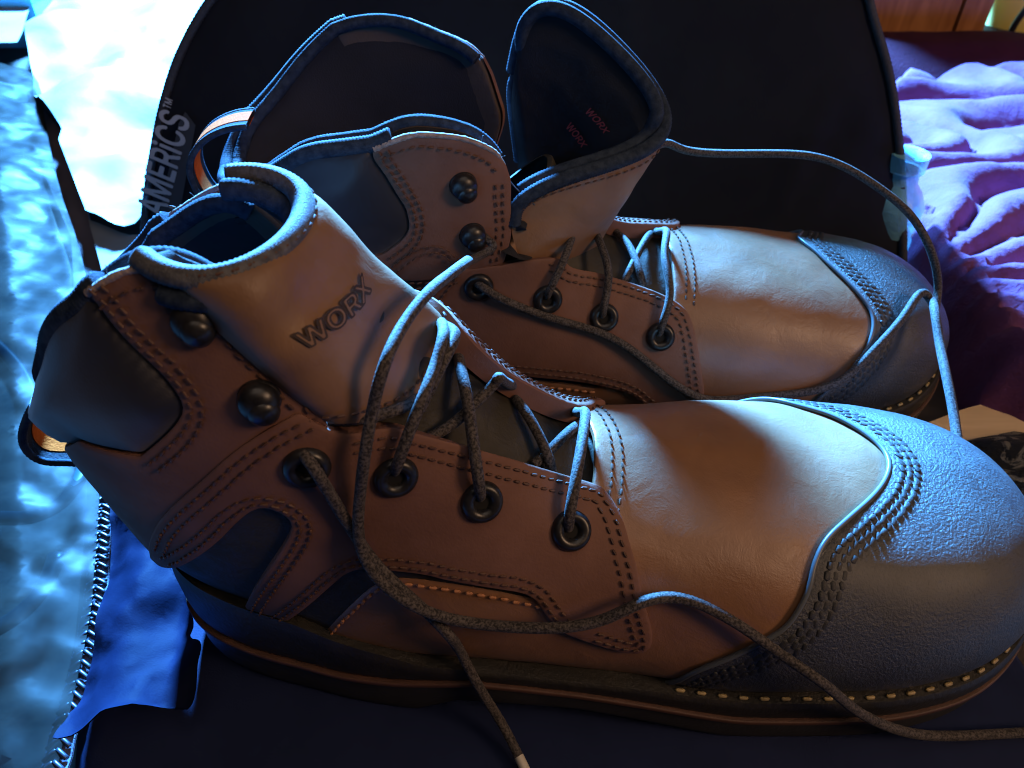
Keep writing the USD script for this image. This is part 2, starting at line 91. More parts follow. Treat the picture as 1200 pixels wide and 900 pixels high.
# ------------------------------------------------------------------ materials
MAT = {}
def mat(name, col, col2=None, scale=40., rough=.5, bump=.0, bscale=900., spec=.5, detail=4., bdist=.001, sheen=0., metal=0., coat=0., ramp=(.35, .65), btype='noise', dist=0., trans=0., rough2=None, extra=None, stretch=None, bump2=None):
    n = {'tc': ('texture_coordinate', {}), 'p': ('principled_bsdf', {'roughness': rough, 'specular_ior_level': spec, 'base_color': col, 'sheen_weight': sheen, 'metallic': metal, 'coat_weight': coat, 'coat_roughness': .45, 'transmission_weight': trans})}
    l = []
    src = 'tc.object'
    if stretch is not None:
        n['mp'] = ('mapping', {'scale': stretch}); l.append(('tc.object', 'mp.vector')); src = 'mp.vector'
    if col2 is not None:
        n['n'] = ('noise_texture', {'scale': scale, 'detail': detail, 'roughness': .6, 'distortion': dist})
        n['r'] = ('rgb_ramp', {'ramp': [(ramp[0], col), (ramp[1], col2)]})
        l += [(src, 'n.vector'), ('n.fac', 'r.fac'), ('r.color', 'p.base_color')]
    if rough2 is not None:
        n['rn'] = ('noise_texture', {'scale': scale * 2.3, 'detail': 5.})
        n['rr'] = ('map_range', {'from_min': .3, 'from_max': .7, 'to_min': rough, 'to_max': rough2, 'clamp': True})
        l += [('tc.object', 'rn.vector'), ('rn.fac', 'rr.value'), ('rr.result', 'p.roughness')]
    if bump:
        if btype == 'noise': n['bn'] = ('noise_texture', {'scale': bscale, 'detail': 5., 'roughness': .6}); out = 'bn.fac'
        elif btype == 'voronoi': n['bn'] = ('voronoi_texture', {'scale': bscale}); out = 'bn.distance'
        else: n['bn'] = ('wave_texture', {'scale': bscale, 'distortion': 1.0}); out = 'bn.fac'
        n['b'] = ('bump', {'strength': bump, 'distance': bdist})
        l += [(src, 'bn.vector'), (out, 'b.height'), ('b.normal', 'p.normal')]
        if bump2:
            n['bn2'] = ('noise_texture', {'scale': bump2[0], 'detail': 6., 'roughness': .65, 'distortion': .6}); n['b2'] = ('bump', {'strength': bump2[1], 'distance': bump2[2]})
            l += [('tc.object', 'bn2.vector'), ('bn2.fac', 'b2.height'), ('b.normal', 'b2.normal'), ('b2.normal', 'p.normal')]
    MAT[name] = usdkit.material(stage, '/World/Looks/' + name, n, l, surface='p.BSDF')
mat('vamp_leather', (.21, .098, .047), (.28, .135, .066), 30, rough=.40, rough2=.52, bump=.2, bscale=1500, bdist=.0005, spec=.7, coat=.1, bump2=(90, .25, .0018))
mat('leather', (.155, .074, .052), (.22, .108, .076), 26, rough=.62, rough2=.78, bump=.25, bscale=1100, bdist=.0006, spec=.28, bump2=(70, .15, .002))
mat('tongue_leather', (.19, .1, .052), (.26, .14, .07), 32, rough=.4, rough2=.58, bump=.12, bscale=1200, bdist=.0005, spec=.45, bump2=(45, .2, .003))
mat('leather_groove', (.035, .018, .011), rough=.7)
mat('cap_leather', (.019, .020, .022), (.034, .035, .037), 60, rough=.42, rough2=.60, bump=.75, bscale=950, bdist=.0012, spec=1.0, coat=.35, bump2=(1500, .3, .0005))
mat('cap_thread', (.03, .03, .031), rough=.55, bump=.3, bscale=2500)
mat('piping_cord', (.10, .11, .12), rough=.35)
mat('nylon', (.007, .008, .016), (.011, .012, .022), 30, rough=.55, bump=.2, bscale=1800, bdist=.0004, sheen=.2)
mat('lining', (.007, .008, .013), (.012, .013, .02), 50, rough=.85, bump=.4, bscale=1500, bdist=.0008)
mat('inner_leather', (.05, .033, .022), (.075, .05, .035), 40, rough=.7, bump=.3, bscale=900)
mat('knit', (.016, .026, .048), (.04, .056, .085), 400, rough=.8, spec=.12, bump=.6, bscale=2200, bdist=.0008)
mat('knit_grey', (.07, .07, .08), (.14, .14, .15), 500, rough=.65, bump=.5, bscale=2200, bdist=.0008, spec=.15)
mat('raw_edge', (.26, .18, .15), (.42, .33, .30), 500, rough=.8, bump=.7, bscale=1400, bdist=.001)
mat('olive', (.020, .017, .011), (.034, .029, .019), 60, rough=.55, rough2=.75, bump=.3, bscale=900, bdist=.0008, bump2=(80, .3, .003))
mat('rubber', (.018, .018, .020), (.028, .028, .030), 80, rough=.55, bump=.25, bscale=700)
mat('welt', (.014, .013, .011), (.024, .021, .016), 120, rough=.5, bump=.4, bscale=600)
mat('midsole', (.062, .028, .018), (.09, .041, .026), 90, rough=.6, bump=.2, bscale=900)
mat('thread', (.075, .034, .020), (.11, .05, .028), 600, rough=.6)
mat('thread_orange', (.42, .17, .07), (.5, .22, .1), 600, rough=.5)
mat('thread_gold', (.30, .22, .09), (.40, .30, .14), 500, rough=.45)
mat('black_metal', (.010, .010, .012), (.02, .02, .022), 300, rough=.26, rough2=.42, spec=.5)
mat('hole', (.004, .004, .004), rough=.9)
mat('lace', (.018, .015, .014), (.11, .093, .085), 1300, rough=.7, spec=.25, bump=.5, bscale=1800, bdist=.0006, sheen=.05, ramp=(.4, .6))
mat('webbing', (.012, .013, .018), (.025, .027, .035), 900, rough=.85, spec=.1, bump=.6, bscale=1500, btype='noise')
mat('orange_web', (.55, .075, .006), (.65, .10, .010), 700, rough=.85, spec=.05, bump=.5, bscale=1500)
mat('aglet', (.55, .5, .42), rough=.3)
mat('lid_fabric', (.0035, .005, .010), (.007, .009, .014), 25, rough=.9, spec=.25, bump=.35, bscale=1600, bdist=.0005)
mat('lid_edge', (.016, .018, .024), (.03, .034, .044), 700, rough=.6, bump=.6, bscale=900)
mat('base_fabric', (.006, .012, .045), (.010, .017, .06), 40, rough=.75, spec=.2, bump=.25, bscale=1500, bdist=.0005)
mat('satin', (.0035, .006, .018), (.006, .009, .026), 25, rough=.6, bump=.12, bscale=1300, spec=.02)
mat('zip_plastic', (.02, .024, .035), rough=.35)
mat('zip_tape', (.05, .065, .11), (.085, .10, .16), 500, rough=.7, bump=.6, bscale=1100)
mat('print_grey', (.30, .32, .35), rough=.5)
mat('patch', (.03, .032, .038), rough=.6)
mat('red_print', (.40, .05, .05), rough=.7)
mat('paper', (.17, .17, .16), (.22, .22, .21), 12, rough=.6, bump=.1, bscale=40, bdist=.004)
mat('paper_teal', (.45, .78, .74), rough=.6)
mat('teal_plastic', (.10, .42, .62), rough=.35)
mat('dark_cloth', (.09, .07, .08), (.13, .10, .11), 20, rough=.8, bump=.2, bscale=900)
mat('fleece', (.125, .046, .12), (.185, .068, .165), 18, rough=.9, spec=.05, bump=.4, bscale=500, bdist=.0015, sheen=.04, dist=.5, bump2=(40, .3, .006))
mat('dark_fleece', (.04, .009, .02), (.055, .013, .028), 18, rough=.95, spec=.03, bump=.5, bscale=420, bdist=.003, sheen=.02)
mat('tan', (.55, .40, .24), (.66, .5, .32), 14, rough=.5, bump=.1, bscale=300, stretch=(1, 8, 1))
mat('wood', (.30, .11, .035), (.48, .20, .07), 9, rough=.4, stretch=(9, 1, 1.2), detail=6, dist=1.2)
mat('yellow', (.85, .66, .16), (.9, .75, .3), 6, rough=.5)
mat('black_cord', (.02, .02, .02), rough=.5)
mat('bundle', (.025, .035, .035), (.12, .095, .07), 32, rough=.8, bump=.2, bscale=500, ramp=(.42, .58), dist=.8)
mat('bag_handle', (.02, .05, .07), rough=.35)
mat('bedspread', (.03, .022, .02), (.045, .034, .03), 20, rough=.9, bump=.2, bscale=700)
mat('camo', (.014, .014, .015), (.24, .21, .16), 75, rough=.8, bump=.5, bscale=300, ramp=(.52, .60), bdist=.003, dist=1.5)
mat('pink', (.8, .22, .22), rough=.4)
def clear(name, tint, fac, rough, bscale, bdist, colscale=14., bright=(.9, .93, .95), ntype='fBM', spec=.06):
    # thin clear film: mostly lets light through, with glints and a faint milky tint
    MAT[name] = usdkit.material(stage, '/World/Looks/' + name, {
        'tc': ('texture_coordinate', {}), 'n': ('noise_texture', {'type': ntype, 'scale': bscale, 'detail': 4., 'roughness': .62, 'distortion': .3}),
        'b': ('bump', {'strength': 1., 'distance': bdist}), 'cn': ('noise_texture', {'type': ntype, 'scale': colscale, 'detail': 4., 'distortion': .6}),
        'cr': ('rgb_ramp', {'ramp': [(.36, tuple(.65 * x for x in tint)), (.5, tint), (.64, bright)]}),
        'p': ('principled_bsdf', {'roughness': rough, 'specular_ior_level': spec}), 't': ('transparent_bsdf', {'color': (.9, .95, .97)}),
        'fr': ('rgb_ramp', {'ramp': [(.35, (fac[0],) * 3), (.65, (fac[1],) * 3)]}), 'm': ('mix_closure', {})},
        [('tc.object', 'n.vector'), ('n.fac', 'b.height'), ('b.normal', 'p.normal'), ('tc.object', 'cn.vector'), ('cn.fac', 'cr.fac'), ('cr.color', 'p.base_color'),
         ('cn.fac', 'fr.fac'), ('fr.color', 'm.fac'), ('t.BSDF', 'm.closure1'), ('p.BSDF', 'm.closure2')], surface='m.closure')
clear('film', (.026, .022, .018), (.5, .85), .42, 55, .0016, 22., (.070, .050, .033), 'ridged_multifractal', .08)
clear('blue_glass', (.25, .62, .78), (.55, .85), .1, 60, .003)

# ------------------------------------------------------------------ boot surface: a loft of sections that turn from the toe up the shaft
_foot = np.array([(0,0),(.012,.16),(.035,.32),(.07,.47),(.13,.63),(.22,.78),(.34,.89),(.48,.96),(.63,1),(.78,1),(.9,.97),(1,.9)])
_ell = np.array([(.5 - .5*math.cos(t), math.sin(t)**.9 if 0 < t < math.pi-1e-6 else 0) for t in np.linspace(0, math.pi, 40)])
def _res(tab, asp):
    p = tab if len(tab) > 30 else CubicSpline(np.linspace(0, 1, len(tab)), tab)(np.linspace(0, 1, 600))
    d = np.r_[0, np.cumsum(np.hypot(*(np.diff(p, axis=0)*[1, asp]).T))]; d /= d[-1]; t = np.linspace(0, 1, 200)
    return np.stack([np.interp(t, d, p[:, 0]), np.interp(t, d, p[:, 1])], 1)
_FT, _EL = _res(_foot, .7), _res(_ell, .6)
class Shape:
    def __init__(s, st): s.f = PchipInterpolator(np.linspace(0, 1, len(st)), np.array(st))
    def at(s, S, U):
        S = np.clip(np.asarray(S, float), 0, 1); U = np.clip(np.asarray(U, float), -1, 1); v = s.f(S); i = np.abs(U)*199; r = np.arange(200)
        k = v[..., 6]; q = np.interp(i, r, _FT[:, 0])*(1-k) + np.interp(i, r, _EL[:, 0])*k; g = np.interp(i, r, _FT[:, 1])*(1-k) + np.interp(i, r, _EL[:, 1])*k
        return np.stack([v[..., 0]*(1-q) + v[..., 2]*q, g*np.where(U < 0, -v[..., 4], v[..., 5]), v[..., 1]*(1-q) + v[..., 3]*q], -1)
    def frame(s, S, U):
        S = np.clip(np.asarray(S, float), .004, .996); U = np.clip(np.asarray(U, float), -1, 1); h = .002
        P = s.at(S, U); Ps = (s.at(S+h, U) - s.at(S-h, U))/(2*h)
        hu = .012; Ua, Ub = np.clip(U+hu, -1, 1), np.clip(U-hu, -1, 1); Pu = (s.at(S, Ua) - s.at(S, Ub))/(Ua-Ub)[..., None]
        N = np.cross(Ps, Pu); v = s.f(S); C = np.stack([.5*(v[..., 0]+v[..., 2]), 0*S, .5*(v[..., 1]+v[..., 3])], -1)
        N *= np.sign(((P-C)*N).sum(-1))[..., None]; N /= np.linalg.norm(N, axis=-1)[..., None] + 1e-12
        return P, Ps, Pu, N
def densify(p, step, closed=True):
    p = np.asarray(p, float)
    if closed: p = np.vstack([p, p[:1]])
    d = np.r_[0, np.cumsum(np.linalg.norm(np.diff(p, axis=0), axis=1))]; n = max(4, int(d[-1]/step)); t = np.linspace(0, d[-1], n + 1)
    q = np.stack([np.interp(t, d, p[:, k]) for k in range(p.shape[1])], 1)
    return q[:-1] if closed else q
def smooth_line(p, n=3):
    # corner-cutting, ends kept
    p = np.asarray(p, float)
    for _ in range(n):
        a, b = p[:-1], p[1:]; q = np.empty((2*len(a), p.shape[1])); q[0::2] = .75*a + .25*b; q[1::2] = .25*a + .75*b; p = np.vstack([p[:1], q[1:-1], p[-1:]])
    return p
def wrinkle(P, amp, f, seed=0): return amp*(meshkit.fbm(P*f + 7.3, 3, seed) - .5)*2
def panel(b, poly, h, lo=-.0006, sp=.0032, puff=0., pw=.012, rnd=.0008, wrk=.0004, wf=45., seed=0, inside=False):
    """A piece of leather or cloth lying on the boot surface: outline in surface coordinates, thickness h, rounded edge."""
    poly = np.asarray(poly, float)
    _, Ps, Pu, _ = b.frame(poly[:, 0], poly[:, 1]); L = np.array([np.median(np.linalg.norm(Ps, axis=1)), np.median(np.linalg.norm(Pu, axis=1))])
    pg = Polygon(poly*L).buffer(0)
    if pg.geom_type != 'Polygon': pg = max(pg.geoms, key=lambda g: g.area)
    B = densify(np.array(pg.exterior.coords)[:-1], sp*.6)
    ins = [g for g in getattr(pg.buffer(-rnd), 'geoms', [pg.buffer(-rnd)]) if g.area > 1e-7]
    I = np.vstack([densify(np.array(g.exterior.coords)[:-1], sp*.6) for g in ins])
    x0, y0, x1, y1 = pg.bounds; gx, gy = np.meshgrid(np.arange(x0, x1, sp), np.arange(y0, y1, sp*.866), indexing='ij'); gx = gx + (np.arange(gx.shape[1]) % 2)*sp/2
    G = np.stack([gx.ravel(), gy.ravel()], 1); G = G[shapely.contains_xy(pg.buffer(-rnd - sp*.55), G[:, 0], G[:, 1])]
    Q = np.vstack([B, I, G]); tri = Delaunay(Q).simplices; c = Q[tri].mean(1)
    a = Q[tri]; ar = np.abs((a[:, 1, 0]-a[:, 0, 0])*(a[:, 2, 1]-a[:, 0, 1]) - (a[:, 2, 0]-a[:, 0, 0])*(a[:, 1, 1]-a[:, 0, 1]))
    tri = tri[shapely.contains_xy(pg, c[:, 0], c[:, 1]) & (ar > 1e-12)]
    SU = Q/L; P, Ps, Pu, N = b.frame(SU[:, 0], SU[:, 1])
    d = shapely.distance(pg.exterior, shapely.points(Q)); e = np.clip(d/pw, 0, 1); e = e*e*(3-2*e)
    top = np.full(len(Q), h) + puff*np.sqrt(e) + wrinkle(P, wrk, wf, seed)*np.clip(d/.006, 0, 1); top[:len(B)] -= rnd*.75
    if inside: top = -top
    V = P + N*top[:, None]; W = P[:len(B)] + N[:len(B)]*((-lo if inside else lo) if not inside else -h + .0022)
    V = np.vstack([V, W]); n, m = len(Q), len(B); k = np.arange(m); k2 = (k+1) % m
    walls = np.vstack([np.stack([k, k2, n+k2], 1), np.stack([k, n+k2, n+k], 1)])
    F = np.vstack([tri, walls]); t = V[tri]; nn = np.cross(t[:, 1]-t[:, 0], t[:, 2]-t[:, 0]); sg = (nn*N[tri[:, 0]]).sum(1)*(-1 if inside else 1)
    tri2 = np.where((sg < 0)[:, None], tri[:, ::-1], tri)
    return V, np.vstack([tri2, walls])
def walk(b, su, step, off=0., lift=0.):
    """Points every `step` metres along a line on the boot, moved sideways by off and out by lift: (P, T, N)."""
    su = smooth_line(su, 2); dn = densify(su*[.4, .12], .0007, False)/[.4, .12]
    P, Ps, Pu, N = b.frame(dn[:, 0], dn[:, 1]); T = np.gradient(P, axis=0); T /= np.linalg.norm(T, axis=1)[:, None] + 1e-12
    if off:
        T = gaussian_filter1d(T, 4, axis=0, mode='nearest'); side = np.cross(N, T)*off
        J = np.stack([Ps, Pu], -1); st = np.linalg.pinv(J) @ side[..., None]; dn = dn + st[..., 0]; dn[:, 1] = np.clip(dn[:, 1], -1, 1)
        P, Ps, Pu, N = b.frame(dn[:, 0], dn[:, 1])
    d = np.r_[0, np.cumsum(np.linalg.norm(np.diff(P, axis=0), axis=1))]; t = np.arange(step*.5, d[-1], step)
    I = lambda A: np.stack([np.interp(t, d, A[:, k]) for k in range(3)], 1)
    P, N = I(P), I(N); N /= np.linalg.norm(N, axis=1)[:, None]; T = np.gradient(P, axis=0) if len(P) > 1 else np.array([[1., 0, 0]]); T /= np.linalg.norm(T, axis=1)[:, None] + 1e-12
    return P + N*lift, T, N
_sv = np.array([(-.5, 0, 0)] + [(x, math.cos(a), math.sin(a)) for x in (-.3, .3) for a in np.arange(6)*math.pi/3] + [(.5, 0, 0)])
_sf = np.array([(0, 1+(k+1) % 6, 1+k) for k in range(6)] + [q for k in range(6) for q in ((1+k, 1+(k+1) % 6, 7+(k+1) % 6), (1+k, 7+(k+1) % 6, 7+k))] + [(13, 7+k, 7+(k+1) % 6) for k in range(6)])
def stitch_at(P, T, N, ln, r, tilt=.12, flat=1.):
    S = np.cross(N, T); T2 = T*math.cos(tilt) + S*math.sin(tilt); S2 = np.cross(N, T2)
    return P + _sv[:, :1]*ln*T2 + _sv[:, 1:2]*r*S2 + _sv[:, 2:]*r*flat*N, _sf
def stitches(b, su, off, lift, pitch=.0030, ln=.0023, r=.00042, tilt=.14, flat=1.):
    P, T, N = walk(b, su, pitch, off, lift); o = []
    for k in range(len(P)): o.append(stitch_at(P[k] + RNG.normal(0, .00006, 3), T[k], N[k], ln*RNG.uniform(.88, 1.1), r, tilt*RNG.uniform(.3, 1.7), flat))
    return o
def spline(p, step):
    p = np.asarray(p, float); d = np.r_[0, np.cumsum(np.linalg.norm(np.diff(p, axis=0), axis=1)**.6)]; c = CubicSpline(d, p, bc_type='natural')
    q = c(np.linspace(0, d[-1], 40*len(p))); return densify(q, step, False)
def tube(p, r, n=12, braid=0., kpitch=.0022, flat=1., r_of=None):
    p = np.asarray(p, float); T = np.gradient(p, axis=0); T /= np.linalg.norm(T, axis=1)[:, None] + 1e-12
    x = np.cross(T[0], [0, 0, 1.]); x = x if np.linalg.norm(x) > .05 else np.cross(T[0], [0, 1., 0]); X = []
    for t in T: x = x - t*(x@t); x = x/np.linalg.norm(x); X.append(x)
    X = np.array(X); Y = np.cross(T, X); d = np.r_[0, np.cumsum(np.linalg.norm(np.diff(p, axis=0), axis=1))]
    a = np.arange(n)*2*math.pi/n; A, D = np.meshgrid(a, d); R = np.full(A.shape, r) if r_of is None else r*np.repeat(r_of(d/d[-1])[:, None], n, 1)
    if braid: R = R*(1 + braid*np.sin(2*math.pi*D/kpitch + 2*A)*np.sin(2*math.pi*D/kpitch - 2*A))
    V = p[:, None] + X[:, None]*(R*np.cos(A))[..., None] + Y[:, None]*(R*np.sin(A)*flat)[..., None]; m = len(p); V = V.reshape(-1, 3)
    i, j = np.meshgrid(np.arange(m-1), np.arange(n), indexing='ij'); j2 = (j+1) % n
    F = np.vstack([np.stack([i*n+j, i*n+j2, (i+1)*n+j2], -1).reshape(-1, 3), np.stack([i*n+j, (i+1)*n+j2, (i+1)*n+j], -1).reshape(-1, 3)])
    V = np.vstack([V, p[:1], p[-1:]]); k = np.arange(n)
    return V, np.vstack([F, np.stack([np.full(n, m*n), (k+1) % n, k], 1), np.stack([np.full(n, m*n+1), (m-1)*n+k, (m-1)*n+(k+1) % n], 1)])
def lathe(prof, n=24):
    prof = np.array(prof, float); a = np.arange(n)*2*math.pi/n; V = np.stack([prof[:, None, 0]*np.cos(a), prof[:, None, 0]*np.sin(a), np.repeat(prof[:, 1:], n, 1)], -1).reshape(-1, 3); m = len(prof)
    i, j = np.meshgrid(np.arange(m-1), np.arange(n), indexing='ij'); j2 = (j+1) % n
    return V, np.vstack([np.stack([i*n+j, i*n+j2, (i+1)*n+j2], -1).reshape(-1, 3), np.stack([i*n+j, (i+1)*n+j2, (i+1)*n+j], -1).reshape(-1, 3)])
def place(m, P, N, up=(0, 0, 1.), s=1.):
    N = np.asarray(N)/np.linalg.norm(N); Y = np.asarray(up, float) - N*np.dot(up, N); Y /= np.linalg.norm(Y); X = np.cross(Y, N)
    v = np.asarray(m[0])*s; return v[:, :1]*X + v[:, 1:2]*Y + v[:, 2:]*N + P, m[1]
def grid_faces(m, n):
    i, j = np.meshgrid(np.arange(m-1), np.arange(n-1), indexing='ij'); return np.stack([i*n+j, (i+1)*n+j, (i+1)*n+j+1, i*n+j+1], -1).reshape(-1, 4)
def slab_from(V, N, t0, t1):
    """Closed sheet between offsets t0 and t1 of a grid of points V (m, n, 3) with normals N; t may be arrays."""
    m, n = V.shape[:2]; A = (V + N*np.asarray(t0)[..., None]).reshape(-1, 3); B = (V + N*np.asarray(t1)[..., None]).reshape(-1, 3); F = grid_faces(m, n)
    ring = np.r_[np.arange(n), np.arange(1, m)*n + n-1, (m-1)*n + np.arange(n-2, -1, -1), np.arange(m-2, 0, -1)*n]; r2 = np.roll(ring, -1)
    return np.vstack([A, B]), np.vstack([F[:, ::-1], F + m*n, np.stack([ring, r2, r2+m*n, ring+m*n], 1)])

# ------------------------------------------------------------------ outsole
def sole(b, root):
    S, U = np.meshgrid(np.linspace(.0, .78, 120), np.linspace(-1, 1, 81), indexing='ij'); P = b.at(S, U); F = grid_faces(120, 81); V = P.reshape(-1, 3)
    low = V[:, 2] < np.interp(V[:, 0], [0, .06, .12, .3], [.047, .042, .042, .05])
    T = V[F][:, :, :2]; keep = low[F].all(1); pg = unary_union([Polygon(t).buffer(1e-5) for t in T[keep][::3]] + [Polygon(t).buffer(1e-5) for t in T[keep][1::3]] + [Polygon(t).buffer(1e-5) for t in T[keep][2::3]]).buffer(.004).buffer(-.004)
    zb = lambda x: np.interp(x, [0, .03, .07, .115, .16, .206, .244, .294, .306, .317], [.030, .029, .026, .027, .0235, .0195, .0195, .020, .022, .025])
    th = lambda x: np.interp(x, [0, .05, .09, .115, .15, .2, .32], [.0115, .0115, .009, .0045, .0045, .0080, .0085])
    def layer(grow, zt, zl, rr, name, m, **kw):
        out = pg.buffer(grow); out = out if out.geom_type == 'Polygon' else max(out.geoms, key=lambda g: g.area)
        B = densify(np.array(out.exterior.coords)[:-1], .0025); cx = B.mean(0); sm = gaussian_filter1d(B, 2, axis=0, mode='wrap')
        t = np.roll(sm, -1, 0) - np.roll(sm, 1, 0); t /= np.linalg.norm(t, axis=1)[:, None]; nrm = np.stack([t[:, 1], -t[:, 0]], 1)
        nrm *= np.sign(((sm-cx)*nrm).sum(1).mean()); rows = []
        for ins, f in ((.014, 0), (rr, 0), (rr*.3, .12), (0, .3), (0, .72), (rr*.3, .9), (rr, 1), (.016, 1)):
            q = sm - nrm*ins; z = zt(q[:, 0])*(1-f) + zl(q[:, 0])*f; rows.append(np.column_stack([q, z]))
        V = np.vstack(rows); n = len(B); k = np.arange(n); k2 = (k+1) % n
        F = np.vstack([np.vstack([np.stack([i*n+k, i*n+k2, (i+1)*n+k2], 1), np.stack([i*n+k, (i+1)*n+k2, (i+1)*n+k], 1)]) for i in range(len(rows)-1)])
        obj(name, (V, F), m, root, smooth=35, **kw); return sm, nrm
    sm, nrm = layer(.0052, lambda x: zb(x)+.0012 + np.interp(x, [0, .06, .085, .10], [.017, .012, .005, 0]), lambda x: zb(x)-th(x), .0012, 'welt', 'welt')
    layer(.0062, lambda x: zb(x)-th(x)+.0002, lambda x: zb(x)-th(x)-.0021, .0006, 'midsole', 'midsole')
    layer(.0048, lambda x: zb(x)-th(x)-.0019, lambda x: np.where(x < .095, -.0045, np.interp(x, [.095, .11, .15, .2, .28, .32], [-.0045, .006, .006, -.0045, -.0045, .001])), .002, 'outsole', 'rubber')
    # thick waxed thread round the toe end of the welt
    front = sm[:, 0] > .175; idx = np.where(front)[0]; path = np.column_stack([sm + nrm*(-.0026), zb(sm[:, 0]) + .0016]); start = np.argmin(np.where(front, sm[:, 1]*0 + np.abs(sm[:, 0]-.175) + (sm[:, 1] > 0)*9, 99))
    order = np.roll(path, -start, 0); order = order[order[:, 0] > .172] if order[5, 0] > order[0, 0] else np.roll(path[::-1], start+1, 0)[:][np.roll(path[::-1], start+1, 0)[:, 0] > .172]
    q = densify(order, .0068, False); T = np.gradient(q, axis=0); T /= np.linalg.norm(T, axis=1)[:, None]
    for k in range(1, len(q)-1):
        nn = np.array([T[k, 1], -T[k, 0], 0]); nn *= -1 if nn[1]*1 > 0 and q[k, 1] < 0 else 1
        obj('welt_stitch', stitch_at(q[k], T[k], np.array([0, 0, 1.]), .0036, .0007, .05), 'thread_gold', root, smooth=60)
    return pg

# ------------------------------------------------------------------ the pieces sewn onto both boots
EYE = lathe([(.0020, -.001), (.0022, .0010), (.0030, .0022), (.0044, .0026), (.0056, .0020), (.0061, .0008), (.0062, -.0006)], 28)
EYEHOLE = lathe([(.0023, .0006), (.0001, .0006)], 20)
def hook_meshes():
    base = lathe([(.0001, .0012), (.0050, .0012), (.0066, .0006), (.0068, -.0008)], 26)
    back = lathe([(.0058, 0), (.0066, .0016), (.0066, .0040), (.0056, .0062), (.0030, .0074), (.0001, .0077)], 26)
    lip = lathe([(.0026, 0), (.0054, .0016), (.0060, .0036), (.0054, .0056), (.0034, .0070), (.0001, .0076)], 26)
    return base, back, lip
HOOK = hook_meshes()
def mir(p): p = np.array(p, float); p[:, 1] *= -1; return p
def cat(*a): return np.vstack([np.asarray(x, float) for x in a])

